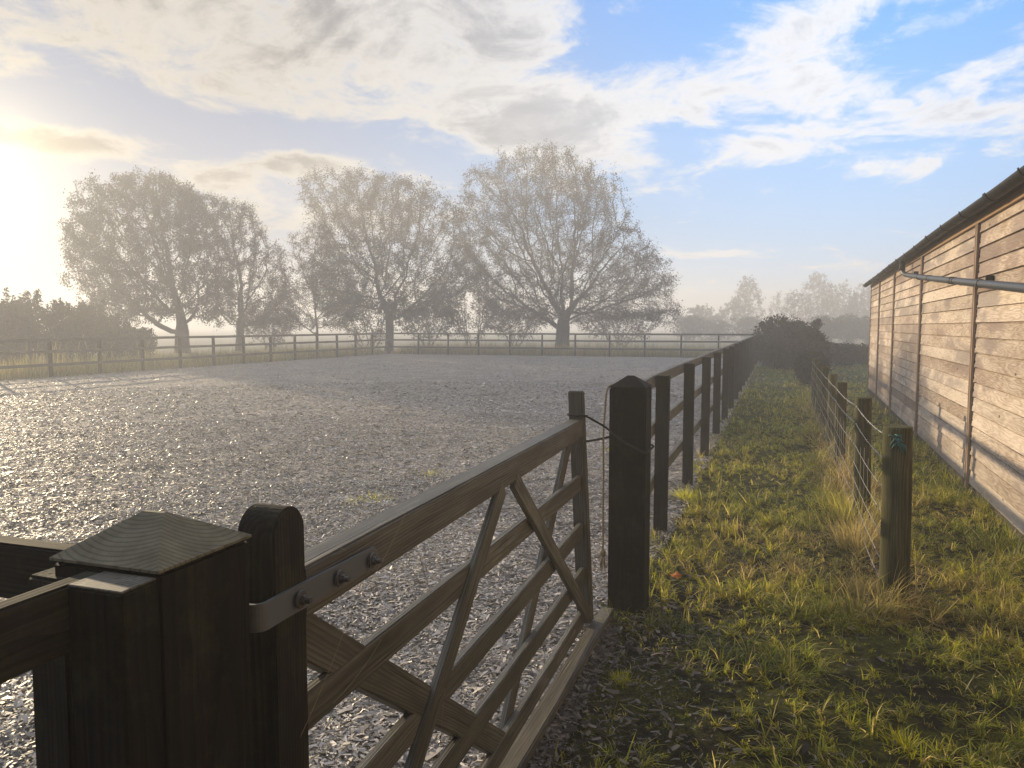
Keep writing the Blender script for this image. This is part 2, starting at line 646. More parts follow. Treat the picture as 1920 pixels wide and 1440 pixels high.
def barn_mat():
    m, t, b, out = new_mat('weathered larch cladding')
    tc = t.add('ShaderNodeTexCoord')
    P = tc.outputs['Object']       # x along wall, z up, y out of wall
    sp = t.add('ShaderNodeSeparateXYZ')
    t.l.new(P, sp.inputs[0])
    at = t.add('ShaderNodeAttribute')
    at.attribute_name = 'board'
    rc = at.outputs['Color']
    sc_ = t.add('ShaderNodeSeparateColor')
    t.l.new(rc, sc_.inputs[0])
    rnd = sc_.outputs[0]
    shift = t.vmath('MULTIPLY', rc, (17.0, 0.0, 9.0))
    Q = t.vmath('ADD', P, shift)
    # cathedral grain : stretched distorted noise bands
    g0 = t.noise(t.vmath('MULTIPLY', Q, (0.9, 1, 8.0)), 1.0, 2, 0.5)
    ringf = t.math('FRACT', t.math('MULTIPLY', g0, 15.0))
    ringf = t.math('ABSOLUTE', t.math('MULTIPLY_ADD', ringf, 2.0, -1.0))
    fib = t.noise(t.vmath('MULTIPLY', Q, (5, 1, 150)), 1.0, 3, 0.6)
    blot = t.noise(t.vmath('MULTIPLY', Q, (0.9, 1, 3.6)), 1.0, 5, 0.6, 0.3)
    big = t.noise(P, 0.55, 4, 0.6, 0.5)
    f = t.math('ADD', t.math('MULTIPLY', ringf, 0.13), t.math('MULTIPLY', fib, 0.44))
    f = t.math('ADD', f, t.math('MULTIPLY', blot, 0.45))
    f = t.math('ADD', f, t.math('MULTIPLY', t.math('SUBTRACT', rnd, 0.5), 0.20))
    col = t.ramp(f, [(0.24, (0.13, 0.085, 0.058)), (0.38, (0.27, 0.20, 0.148)),
                     (0.50, (0.40, 0.325, 0.255)), (0.66, (0.58, 0.49, 0.40))])
    # silver-grey and purple-brown weathering patches
    wf = t.noise(t.vmath('MULTIPLY', Q, (0.8, 1, 3.0)), 1.0, 4, 0.6, 0.4)
    wz = t.rng(sp.outputs[2], 0.3, 2.5, 0.0, 0.10)
    wmask = t.rng(t.math('ADD', t.math('ADD', wf, wz), t.math('MULTIPLY', t.math('SUBTRACT', big, 0.5), 0.8)), 0.50, 0.66, smooth=True)
    grey = t.mix(rnd, (0.22, 0.155, 0.13), (0.20, 0.17, 0.16))
    col = t.mix(t.math('MULTIPLY', wmask, 0.72), col, grey)
    # water staining streak down from the eaves
    stv = t.noise(t.vmath('MULTIPLY', P, (2.6, 1, 0.35)), 1.0, 3, 0.6)
    col = t.mix(t.math('MULTIPLY', t.rng(stv, 0.60, 0.72, smooth=True), 0.35), col, (0.17, 0.075, 0.04))
    # damp foot of the wall
    col = t.mix(t.rng(t.math('ADD', sp.outputs[2], t.math('MULTIPLY', blot, 0.3)), 0.75, 0.2, 0.0, 0.4), col, (0.26, 0.21, 0.16))
    # knots
    vo = t.add('ShaderNodeTexVoronoi', feature='F1')
    t.l.new(t.vmath('MULTIPLY', Q, (2.6, 0.01, 7.2)), vo.inputs['Vector'])
    vo.inputs['Scale'].default_value = 1.0
    kn = t.rng(vo.outputs['Distance'], 0.055, 0.10, 1.0, 0.0)
    col = t.mix(t.math('MULTIPLY', kn, 0.85), col, (0.06, 0.028, 0.016))
    rc2 = t.add('ShaderNodeSeparateColor')
    t.l.new(rc, rc2.inputs[0])
    col = t.vmath('SCALE', col, scale=t.math('MULTIPLY_ADD', rc2.outputs[1], 0.30, 0.95))
    t.l.new(col, b.inputs['Base Color'])
    b.inputs['Roughness'].default_value = 0.8
    b.inputs['Specular IOR Level'].default_value = 0.15
    bump(t, t.math('ADD', ringf, fib), 0.4, 0.002, b)
    return m


M_barn = barn_mat()
M_batten = wood_mat('batten timber', (0.13, 0.08, 0.05), (0.27, 0.18, 0.12), (0.42, 0.31, 0.22), moss=0.05, rough=0.75)


def ground_mat():
    m, t, b, out = new_mat('soil, moss and turf')
    tc = t.add('ShaderNodeTexCoord')
    P = tc.outputs['Object']
    n1 = t.noise(P, 1.7, 6, 0.65)
    n2 = t.noise(P, 14, 6, 0.7)
    n3 = t.noise(P, 110, 5, 0.8)
    mixn = t.math('ADD', t.math('MULTIPLY', n1, 0.5), t.math('MULTIPLY', n2, 0.5))
    col = t.ramp(mixn, [(0.38, (0.010, 0.008, 0.005)), (0.47, (0.028, 0.026, 0.008)),
                        (0.54, (0.085, 0.092, 0.011)), (0.68, (0.14, 0.135, 0.02))])
    col = t.vmath('SCALE', col, scale=t.rng(n3, 0.35, 0.65, 0.35, 1.7))
    # far away the field is smooth frosty green
    sp = t.add('ShaderNodeSeparateXYZ')
    t.l.new(P, sp.inputs[0])
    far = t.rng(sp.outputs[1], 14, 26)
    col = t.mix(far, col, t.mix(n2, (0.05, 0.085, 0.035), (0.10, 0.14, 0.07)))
    # beyond the arena the paleness of the mist is put into the field colour
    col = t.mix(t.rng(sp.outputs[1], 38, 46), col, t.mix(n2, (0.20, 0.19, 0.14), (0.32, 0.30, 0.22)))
    t.l.new(col, b.inputs['Base Color'])
    b.inputs['Roughness'].default_value = 0.9
    b.inputs['Specular IOR Level'].default_value = 0.15
    bump(t, t.math('ADD', n2, t.math('MULTIPLY', n3, 0.7)), 1.0, 0.045, b)
    return m


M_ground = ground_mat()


def arena_mat():
    m, t, b, out = new_mat('riding surface of wet chips')
    tc = t.add('ShaderNodeTexCoord')
    P = tc.outputs['Object']
    w = t.noise(P, 9, 3, 0.6, 0, 1)
    Q = t.vmath('ADD', P, t.vmath('SCALE', w, scale=0.06))
    vo = t.add('ShaderNodeTexVoronoi', feature='F1')
    t.l.new(t.vmath('MULTIPLY', Q, (18, 30, 1)), vo.inputs['Vector'])
    vo.inputs['Scale'].default_value = 1.0
    n1 = t.noise(P, 26, 6, 0.75)
    n2 = t.noise(P, 1.1, 5, 0.6)
    n3 = t.noise(P, 5.0, 5, 0.7)
    chipc = t.add('ShaderNodeSeparateColor')
    t.l.new(vo.outputs['Color'], chipc.inputs[0])
    f = t.math('ADD', t.math('MULTIPLY', chipc.outputs[0], 0.5), t.math('MULTIPLY', n1, 0.5))
    col = t.ramp(f, [(0.2, (0.16, 0.14, 0.12)), (0.5, (0.36, 0.315, 0.27)), (0.8, (0.56, 0.50, 0.43))])
    col = t.vmath('SCALE', col, scale=t.math('MULTIPLY', t.rng(n2, 0.3, 0.7, 0.75, 1.3), t.rng(n3, 0.3, 0.7, 0.8, 1.2)))
    t.l.new(col, b.inputs['Base Color'])
    t.l.new(t.rng(chipc.outputs[1], 0, 1, 0.62, 0.95), b.inputs['Roughness'])
    b.inputs['Specular IOR Level'].default_value = 0.3
    h = t.math('ADD', t.math('MULTIPLY', chipc.outputs[2], 1.0), t.math('ADD', n1, t.math('MULTIPLY', n3, 1.6)))
    bump(t, h, 1.0, 0.045, b)
    return m


M_arena = arena_mat()

# ------------------------------------------------------------------ ground, arena
def build_ground():
    def axis(lo, hi, fine_lo, fine_hi, step):
        a = list(np.arange(fine_lo, fine_hi + 1e-6, step))
        x, s = fine_hi, step
        while x < hi:
            s *= 1.35
            x += s
            a.append(min(x, hi))
        x, s = fine_lo, step
        while x > lo:
            s *= 1.35
            x -= s
            a.insert(0, max(x, lo))
        return np.array(a)
    xs = axis(-420, 420, -0.6, 9.0, 0.07)
    ys = axis(-60, 520, 0.6, 20.0, 0.08)
    X, Y = np.meshgrid(xs, ys)
    Zg = gz(X, Y)
    # under the arena the ground lies a little lower than the surface sheet
    Zg = Zg - 0.012 * (1 - sstep(-0.1, 0.9, X - fence_x(Y)))
    v = np.stack([X.ravel(), Y.ravel(), Zg.ravel()], 1)
    nx, ny = len(xs), len(ys)
    i = np.arange(ny - 1)[:, None] * nx + np.arange(nx - 1)[None]
    i = i.ravel()
    q = np.stack([i, i + 1, i + nx + 1, i + nx], 1)
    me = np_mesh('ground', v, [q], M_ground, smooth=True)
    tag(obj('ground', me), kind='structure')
    # arena surface, gently uneven, in arena axes
    us = np.concatenate([np.arange(-3.0, 12, 0.10), np.arange(12, 39.2, 0.5)])
    vs_ = np.concatenate([np.arange(-0.125, 8, 0.10), np.arange(8, 21, 0.5)])
    o = RC - F * 39.0
    o = Vector((NEAR_POST.x, NEAR_POST.y, 0))
    U, V = np.meshgrid(us, vs_)
    # strip just inside the right fence: keep to the fence line
    end = 37.75 + 1.6
    U = np.clip(U, -3.0, 39.2)
    X = o.x + F.x * U + Pn.x * V
    Y = o.y + F.y * U + Pn.y * V
    Zg = 0.016 + (fbm(X, Y, 0.9, 1.0) - 0.5) * 0.02 + (fbm(X, Y, 2.6, 5.0, 3) - 0.5) * 0.050
    Zg = np.maximum(Zg, 0.0025)
    v = np.stack([X.ravel(), Y.ravel(), Zg.ravel()], 1)
    nx, ny = U.shape[1], U.shape[0]
    i = (np.arange(ny - 1)[:, None] * nx + np.arange(nx - 1)[None]).ravel()
    q = np.stack([i, i + nx, i + nx + 1, i + 1], 1)
    tag(obj('arena_surface', np_mesh('arena_surface', v, [q], M_arena, smooth=True)), kind='structure')


build_ground()


# ------------------------------------------------------------------ scattered chips and grass (stuff)
def flakes(px, py, pz, L, W, az, tilt, roll, bend, col, name, mat):
    """bent strips: 6 vertices, two quads each"""
    n = len(px)
    ca, sa = np.cos(az), np.sin(az)
    ct, st = np.cos(tilt), np.sin(tilt)
    cr, sr = np.cos(roll), np.sin(roll)
    ex = np.stack([ca * ct, sa * ct, st], 1)
    ey0 = np.stack([-sa, ca, np.zeros(n)], 1)
    up = np.cross(ex, ey0)
    ey = ey0 * cr[:, None] + up * sr[:, None]
    up = np.cross(ex, ey)
    c = np.stack([px, py, pz], 1)
    v = np.zeros((n, 6, 3))
    taper = np.random.RandomState(3).uniform(0.35, 1.0, (n, 2))
    for k, (s, wf, b) in enumerate(((-1, taper[:, :1], 0), (0, np.ones((n, 1)), 1), (1, taper[:, 1:], 0))):
        mid = c + ex * (L / 2 * s)[:, None] + up * (bend * b)[:, None]
        v[:, 2 * k] = mid - ey * (W / 2)[:, None] * wf
        v[:, 2 * k + 1] = mid + ey * (W / 2)[:, None] * wf
    base = np.arange(n)[:, None] * 6
    q1 = base + np.array([0, 1, 3, 2])
    q2 = base + np.array([2, 3, 5, 4])
    cols = np.repeat(col, 6, axis=0)
    return np_mesh(name, v.reshape(-1, 3), [np.concatenate([q1, q2])], mat, cols)


def arena_z(x, y):
    return np.maximum(0.016 + (fbm(x, y, 0.9, 1.0) - 0.5) * 0.02 + (fbm(x, y, 2.6, 5.0, 3) - 0.5) * 0.050, 0.0025)


def scatter_chips():
    rs = np.random.RandomState(5)
    # sample in polar-ish coordinates: density falls with distance
    out = []
    for (d0, d1, dens) in ((0.5, 4.5, 11500), (4.5, 8, 5200), (8, 14, 1900), (14, 22, 600), (22, 36, 130)):
        area = (d1 * d1 - d0 * d0) / 2 * R(88)
        n = int(area * dens)
        d = np.sqrt(rs.uniform(d0 * d0, d1 * d1, n))
        a = rs.uniform(R(-50), R(38), n)
        x, y = d * np.sin(a), d * np.cos(a)
        out.append(np.stack([x, y, np.full(n, 1.0 if d0 < 8 else 1.2 if d0 < 14 else 1.7)], 1))
    p = np.concatenate(out)
    x, y, k = p.T
    rel = np.stack([x - NEAR_POST.x, y - NEAR_POST.y], 1)
    u = rel @ np.array([F.x, F.y])
    v = rel @ np.array([Pn.x, Pn.y])
    inside = (v > -0.17) & (u > -2.5) & (u < 38.5)
    edge = np.clip((v + 0.35) / 0.35, 0, 1)
    # spill across the gateway on to the trodden earth
    right = x - (-0.55 + 0.391 * (y - 1.3))
    spill = (right > 0) & (y < 5.4) & (rs.rand(len(x)) < 0.26 * np.exp(-right / 0.40))
    keep = (inside | spill)
    clump = fbm(x, y, 2.2, 4.0)
    keep &= rs.rand(len(x)) < (0.45 + 0.9 * clump)
    x, y, k = x[keep], y[keep], k[keep]
    n = len(x)
    L = (rs.gamma(3.2, 0.0055, n) + 0.011) * k
    W = L * rs.uniform(0.16, 0.42, n)
    z = np.where(x > fence_x(y) - 0.3, np.maximum(gz(x, y), arena_z(x, y)), arena_z(x, y)) + rs.uniform(0.001, 0.012, n)
    az = rs.uniform(0, math.pi * 2, n)
    tilt = rs.normal(0, 0.15, n)
    roll = rs.normal(0, 0.27, n)
    z = z + np.abs(np.sin(tilt)) * L / 2
    tone = rs.choice([0, 1, 2], n, p=[0.26, 0.42, 0.32])
    base = np.array([[0.12, 0.104, 0.09], [0.34, 0.295, 0.25], [0.58, 0.51, 0.43]])[tone]
    col = base * rs.uniform(0.7, 1.35, (n, 1))
    sp_ = (x - (-0.55 + 0.391 * (y - 1.3))) > 0.02
    sp_ &= y < 5.4
    col *= (0.45 + 0.75 * fbm(x, y, 0.55, 8.0) + 0.35 * fbm(x, y, 2.3, 18.0))[:, None]
    col[sp_] *= 0.30
    bend = rs.normal(0, 0.003, n)
    q = sp_
    me = flakes(x[q], y[q], z[q], L[q], W[q], az[q], tilt[q], roll[q], bend[q], col[q], 'trodden_chips', M_slate)
    tag(obj('trodden_chips', me), 'dark damp chips trodden into the earth outside the gate', 'chips', kind='stuff')
    q = ~sp_
    me = flakes(x[q], y[q], z[q], L[q], W[q], az[q], tilt[q], roll[q], bend[q], col[q], 'bark_chips', M_chip)
    tag(obj('bark_chips', me), 'loose grey brown chips covering the whole arena surface', 'chips', kind='stuff')
    print('chips', n)


scatter_chips()


def blades(name, x, y, z, h, w, az, lean, curl, col, tipcol, mat):
    n = len(x)
    rs = np.random.RandomState(8)
    dirx, diry = np.cos(az), np.sin(az)
    face = az + math.pi / 2 + rs.normal(0, 0.5, n)
    fx, fy = np.cos(face), np.sin(face)
    v = np.zeros((n, 5, 3))
    for k, t in enumerate((0.0, 0.55)):
        out = h * (np.sin(lean) * t + curl * t * t)
        up = h * np.maximum(np.cos(lean) * t - curl * 0.45 * t * t, 0.02 * t)
        cx, cy_, cz = x + dirx * out, y + diry * out, z + up
        ww = w / 2 * (1.0 if k == 0 else 0.8)
        v[:, 2 * k] = np.stack([cx - fx * ww, cy_ - fy * ww, cz], 1)
        v[:, 2 * k + 1] = np.stack([cx + fx * ww, cy_ + fy * ww, cz], 1)
    out = h * (np.sin(lean) + curl)
    up = h * np.maximum(np.cos(lean) - curl * 0.75, 0.03)
    v[:, 4] = np.stack([x + dirx * out, y + diry * out, z + up], 1)
    base = np.arange(n)[:, None] * 5
    q = base + np.array([0, 1, 3, 2])
    t3 = base + np.array([2, 3, 4])
    c = np.zeros((n, 5, 3))
    c[:, 0:2] = (col * 0.8)[:, None]  # feet darker: shade between blades put into the tint
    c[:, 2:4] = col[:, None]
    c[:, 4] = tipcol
    return np_mesh(name, v.reshape(-1, 3), [q, t3], mat, c.reshape(-1, 3))


G_GREEN = np.array([0.13, 0.17, 0.018])
G_LIME = np.array([0.52, 0.50, 0.035])
G_STRAW = np.array([0.56, 0.44, 0.16])
G_RUST = np.array([0.28, 0.16, 0.05])
G_DULL = np.array([0.16, 0.13, 0.04])


def grass_cover():
    rs = np.random.RandomState(21)
    P = []
    for (y0, y1, dens, k) in ((1.6, 4.5, 17000, 1.0), (4.5, 7.5, 11000, 1.1), (7.5, 12, 4500, 1.4), (12, 20, 1500, 2.0), (20, 32, 350, 3.0)):
        x0 = fence_x(y0) - 1.0
        x1 = barn_x(y1) + 0.3 if y1 < 20 else barn_x(y1) + 3
        n = int((y1 - y0) * (x1 - x0) * dens)
        y = rs.uniform(y0, y1, n)
        x = rs.uniform(x0, x1, n)
        vis = x < 0.70 * y + 0.35
        P.append(np.stack([x, y, np.full(n, k)], 1)[vis])
    x, y, k = np.concatenate(P).T
    gate_x = -0.50 + 0.391 * (y - 1.3)
    left = np.where(y < 4.3, gate_x, fence_x(y))
    dfl = x - left
    ok = (dfl > -0.04) & ((x < barn_x(y) - 0.02) | (y > 18.6))
    patch = fbm(x, y, 1.6, 2.0)
    fine = fbm(x, y, 6.5, 12.0)
    bare = sstep(0.95, 0.05, dfl) * sstep(6.4, 3.0, y)       # trodden earth by the gateway
    dens = (0.40 + 1.1 * sstep(0.36, 0.60, 0.5 * patch + 0.5 * fine)) * (1 - 0.93 * bare)
    dens *= np.where(y < 3.9, 0.62, 1.0)
    ok &= rs.rand(len(x)) < dens
    # tufts: pull blades towards clump centres
    x, y, k, dfl, patch, fine = [a[ok] for a in (x, y, k, dfl, patch, fine)]
    cell = 0.085 * k
    cx, cy_ = np.floor(x / cell), np.floor(y / cell)
    hx = _tab[cx.astype(int) % 256, cy_.astype(int) % 256]
    hy = _tab[cy_.astype(int) % 256, (cx.astype(int) * 7 + 3) % 256]
    pull = 0.62
    x = x * (1 - pull) + ((cx + 0.15 + 0.7 * hx) * cell) * pull
    y = y * (1 - pull) + ((cy_ + 0.15 + 0.7 * hy) * cell) * pull
    n = len(x)
    wirefar = np.abs(x - wire_x(y))
    tall = np.exp(-(wirefar / 0.22) ** 2) * (y > 3.9)
    h = (rs.gamma(2.4, 0.0145, n) + 0.010) * (0.45 + 1.15 * patch) * (1 + 0.15 * (k - 1))
    h *= np.where(y < 4.0, 0.8, 1.0) * (0.5 + 1.25 * sstep(0.44, 0.64, fine))
    h *= 1 + 2.0 * tall * (hx > 0.35)
    h *= 1 + 1.3 * np.exp(-((barn_x(y) - x) / 0.12) ** 2) * (y < 18)
    w = rs.uniform(0.0026, 0.0066, n) * (1 + 0.9 * (k - 1))
    az = rs.uniform(0, 2 * math.pi, n) * 0.6 + hx * 6.28 * 0.4 * 2
    lean = np.abs(rs.normal(0.55, 0.42, n)).clip(0, 1.4)
    curl = rs.uniform(0.05, 0.8, n)
    z = gz(x, y) - 0.004
    # colour: patches of green, lime, straw and rust
    s = fbm(x, y, 1.15, 33.0) * 0.55 + fbm(x, y, 4.2, 44.0) * 0.45
    straw_zone = np.exp(-(((x - 1.45) / 0.8) ** 2 + ((y - 4.9) / 0.8) ** 2)) * 0.13 + tall * 0.24 - 0.05 * (y < 3.8)
    straw_zone -= 0.12 * np.exp(-((x - (fence_x(y) + 0.55)) / 0.5) ** 2) * (y > 9)
    s = s + straw_zone + rs.normal(0, 0.075, n)
    stops = np.array([0.26, 0.37, 0.54, 0.68, 0.84, 1.02])
    cols = np.stack([G_GREEN * 0.7, G_GREEN, G_LIME * 0.8, G_DULL * 1.4, G_STRAW, G_RUST * 1.1])
    col = np.stack([np.interp(s, stops, cols[:, i]) for i in range(3)], 1)
    dead = rs.rand(n) < 0.17
    col[dead] = G_STRAW * rs.uniform(0.5, 1.5, (dead.sum(), 1))
    col *= rs.uniform(0.35, 1.6, (n, 1))
    tip = col * 1.35 + np.array([0.03, 0.025, 0.004])  # tips lightened: sunlit look put into the blade tint
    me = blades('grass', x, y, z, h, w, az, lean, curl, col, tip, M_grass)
    tag(obj('grass', me), 'short autumn grass, green and straw coloured, on the track and beside the barn', 'grass', kind='stuff')
    print('grass', n)


grass_cover()


def verge_grass():
    """tall pale grass and weeds outside the far and left rails"""
    rs = np.random.RandomState(31)
    X, Y, H, C = [], [], [], []
    for a, b, cnt, off0, off1 in ((RC, LC, 26000, 0.15, 3.2), (LC, LC - F * 34, 24000, 0.1, 2.5)):
        d = (b - a)
        nrm = Vector((F.x, F.y, 0)) if a == RC else Pn
        t = rs.rand(cnt)
        o = rs.uniform(off0, off1, cnt)
        X.append(a.x + d.x * t + nrm.x * o)
        Y.append(a.y + d.y * t + nrm.y * o)
    x, y = np.concatenate(X), np.concatenate(Y)
    n = len(x)
    h = rs.gamma(5, 0.085, n) * (0.35 + 1.2 * fbm(x, y, 0.8, 3.0)) + 0.08
    tallw = rs.rand(n) < 0.03
    h[tallw] *= 1.7
    w = rs.uniform(0.006, 0.016, n)
    az = rs.uniform(0, 6.28, n)
    s = rs.rand(n)
    col = np.where(s[:, None] < 0.45, G_STRAW * 0.9, np.where(s[:, None] < 0.85, G_DULL * 1.8, G_GREEN))
    col = col * rs.uniform(0.7, 1.2, (n, 1))
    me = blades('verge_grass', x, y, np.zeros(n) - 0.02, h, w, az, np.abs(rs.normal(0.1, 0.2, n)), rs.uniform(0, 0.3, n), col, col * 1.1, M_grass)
    tag(obj('verge_grass', me), 'rough pale grass and weeds growing outside the misty far and left rails', 'grass', kind='stuff')


verge_grass()


# ------------------------------------------------------------------ gate posts
def gate_post(center, half, top, peak, label, capmat, peak_off=(0, 0)):
    M0 = beam_M((center.x, center.y, 0), (-Pn.x, -Pn.y, 0))
    root = thing('gate_post', center, label, 'gate post')
    MW[root.name] = Matrix.Translation(center)
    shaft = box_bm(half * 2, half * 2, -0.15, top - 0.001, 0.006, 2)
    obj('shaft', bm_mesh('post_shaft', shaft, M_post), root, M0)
    bm = bmesh.new()
    h = half + 0.002
    base = [bm.verts.new((x * h, y * h, top)) for x, y in ((-1, -1), (1, -1), (1, 1), (-1, 1))]
    lip = [bm.verts.new((x * h, y * h, top + 0.004)) for x, y in ((-1, -1), (1, -1), (1, 1), (-1, 1))]
    r = 0.016
    ap = [bm.verts.new((x * r * 1.2 + peak_off[0], y * r * 0.25 + peak_off[1], top + peak)) for x, y in ((-1, -1), (1, -1), (1, 1), (-1, 1))]
    bm.faces.new(base[::-1])
    for a, b_ in ((base, lip), (lip, ap)):
        for i in range(4):
            bm.faces.new((a[i], a[(i + 1) % 4], b_[(i + 1) % 4], b_[i]))
    bm.faces.new(ap)
    obj('cap', bm_mesh('pyramid_cap', bm, capmat), root, M0)
    return root


gate_post(NEAR_POST, 0.0975, 1.261, 0.057, 'thick square gate post in the foreground with a pyramid cap of ringed end grain', M_postcap)
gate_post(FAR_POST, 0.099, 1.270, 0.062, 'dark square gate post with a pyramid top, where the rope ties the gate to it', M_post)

# ------------------------------------------------------------------ post and rail fences
RAILS = ((1.14, 1.232), (0.775, 0.868), (0.36, 0.455))


def rail_fence(name, start, d, count, spacing, side, label, group, rails=RAILS, rmat=None, first_gap=None, top_h=1.225, start_post=True, rail_from=None):
    """posts from start along d; rails fixed on the `side` normal; each post and each board a part"""
    d = d.normalized()
    nrm = side.normalized()
    root = thing(name, start, label, 'fence', group)
    pm = bm_mesh('fence_post_mesh', box_bm(0.10, 0.075, -0.1, top_h, 0.005, 2), M_post_f)
    rnd = random.Random(len(label))
    pos = []
    for i in range(count):
        p = start + d * (spacing * i)
        pos.append(p)
        if i == 0 and not start_post:
            continue
        M = Matrix.Translation((p.x, p.y, rnd.uniform(-0.012, 0.01))) @ Matrix.Rotation(rnd.uniform(-0.008, 0.008), 4, 'X') @ Matrix.Rotation(rnd.uniform(-0.008, 0.008), 4, 'Y') @ beam_M((0, 0, 0), tuple(d.cross(Z3)))
        obj('post', pm, root, M)
    off = nrm * (0.05 + 0.019)
    pts = list(pos)
    if rail_from is not None:
        pts[0] = rail_from
    k = 0
    while k < len(pts) - 1:
        e = min(k + 2, len(pts) - 1)
        for (z0, z1) in rails:
            zc = (z0 + z1) / 2
            a = pts[k] + off + Z3 * (zc + rnd.uniform(-0.006, 0.006)) + d * 0.002
            b = pts[e] + off + Z3 * (zc + rnd.uniform(-0.006, 0.006)) - d * 0.002
            beam('rail', a, b, 0.038, z1 - z0, rmat or M_rail, root, tuple(nrm), bev=0.004, bow=0.006, seed=rnd.random())
        k = e
    return root


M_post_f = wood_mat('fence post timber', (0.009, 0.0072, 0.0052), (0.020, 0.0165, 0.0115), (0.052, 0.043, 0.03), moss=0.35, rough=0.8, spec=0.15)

fs = Vector((fence_x(5.84), 5.84, 0))
nposts = 19
rail_fence('rail_fence', fs, F, nposts, (38.3 - 5.84) / F.y / (nposts - 1), Pn,
           'three rail timber fence running beside the grass track into the mist', 'rails round the arena')
# first short bay from the gate post
root = thing('rail_fence', FAR_POST, 'short bay of rails joining the dark gate post to the track fence', 'fence', 'rails round the arena')
for z0, z1 in RAILS:
    zc = (z0 + z1) / 2
    a = FAR_POST + F * 0.101 + Pn * 0.06 + Z3 * zc
    b = fs + Pn * 0.069 - F * 0.002 + Z3 * zc
    beam('rail', a, b, 0.038, z1 - z0, M_rail, root, tuple(Pn), bow=0.003, seed=zc)
rail_fence('rail_fence', RC + F * 0.05 + Pn * 0.12, Pn, 12, 20.5 / 11, -F,
           'far timber fence crossing the end of the arena beneath the big trees', 'rails round the arena')
rail_fence('rail_fence', LC - F * 0.15, -F, 21, 1.84, -Pn,
           'misty timber fence down the left side of the arena in front of the bushes', 'rails round the arena')
near_b = NEAR_POST + Pn * (0.0975 + 0.010) - F * 0.058
rail_fence('rail_fence', near_b, Pn, 11, 1.86, F,
           'near timber fence leaving the foreground gate post to the left edge', 'rails round the arena', top_h=1.248, rmat=M_post_f,  # rails take the darker post timber to carry their shade
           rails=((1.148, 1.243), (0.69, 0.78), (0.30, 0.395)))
near_a = NEAR_POST - F * (0.0975 + 0.032) - Pn * 0.050
rf = thing('rail_fence', near_a, 'timber rail and flat topped post fixed to the front of the foreground gate post', 'fence', 'rails round the arena')
for i in range(3):
    p = near_a - F * (1.5 * i)
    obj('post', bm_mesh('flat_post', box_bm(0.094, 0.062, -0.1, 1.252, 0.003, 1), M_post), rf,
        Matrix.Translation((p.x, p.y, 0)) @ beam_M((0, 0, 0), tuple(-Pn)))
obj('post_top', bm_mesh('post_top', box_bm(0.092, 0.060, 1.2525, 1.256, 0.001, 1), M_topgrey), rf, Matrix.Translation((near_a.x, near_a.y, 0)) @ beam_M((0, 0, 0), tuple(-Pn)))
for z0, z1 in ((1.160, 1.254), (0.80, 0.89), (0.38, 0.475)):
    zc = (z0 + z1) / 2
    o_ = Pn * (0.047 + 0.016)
    beam('rail', near_a + o_ - F * 3.0 + Z3 * zc, near_a + o_ + F * 0.03 + Z3 * zc, 0.031, z1 - z0, M_post_f, rf, tuple(Pn), bev=0.004)  # shade on the rail sides put into a darker timber colour


# ------------------------------------------------------------------ the gate
GA = Vector((-0.411, 1.300, 0))
GG = Vector((0.2950, 0.9555, 0)).normalized()
GN = Vector((-GG.y, GG.x, 0))          # to the left (arena side)
GLEN = 2.80


def gp(s, n, z):
    """point of the gate: s along, n to the arena side, z up; the toe end has twisted a little"""
    lean = (0.65 - z) * 0.050 * (s / GLEN)
    p = GA + GG * s + GN * (n - lean)
    return Vector((p.x, p.y, z))


def hexa(pts):
    """8 corner points: 4 at one end, 4 at other"""
    bm = bmesh.new()
    vs = [bm.verts.new(p) for p in pts]
    for f in ((3, 2, 1, 0), (4, 5, 6, 7), (0, 1, 5, 4), (1, 2, 6, 5), (2, 3, 7, 6), (3, 0, 4, 7)):
        bm.faces.new([vs[i] for i in f])
    bm.normal_update()
    return bm


def gate_bar(name, s0, z0, s1, z1, width, n0, n1, parent, mat=None, bev=0.003, plumb=False, w1=None):
    """bar between (s0,z0) and (s1,z1) centre line, width in the gate plane, from depth n0 to n1"""
    a, b = gp(s0, (n0 + n1) / 2, z0), gp(s1, (n0 + n1) / 2, z1)
    ds, dz = s1 - s0, z1 - z0
    L = math.hypot(ds, dz)
    M = beam_M(a, tuple(GN), tuple(b - a))
    Mi = M.inverted()
    px, pz = (-dz / L), (ds / L)
    pts = []
    for (s, z, w) in ((s0, z0, width), (s1, z1, w1 or width)):
        for (nn, k) in ((n0, -1), (n1, -1), (n1, 1), (n0, 1)):
            if plumb:   # ends cut plumb, width measured vertically
                pts.append(Mi @ gp(s, nn, z + k * w / 2))
            else:
                pts.append(Mi @ gp(s + px * k * w / 2, nn, z + pz * k * w / 2))
    bm = hexa(pts)
    bmesh.ops.recalc_face_normals(bm, faces=bm.faces)
    bmesh.ops.bevel(bm, geom=list(bm.edges), offset=bev, segments=2, affect='EDGES')
    return obj(name, bm_mesh(name, bm, mat or M_gate), parent, M)


gate = thing('field_gate', GA, 'weathered five bar timber gate with crossed diagonal braces beside the foreground post', 'gate')
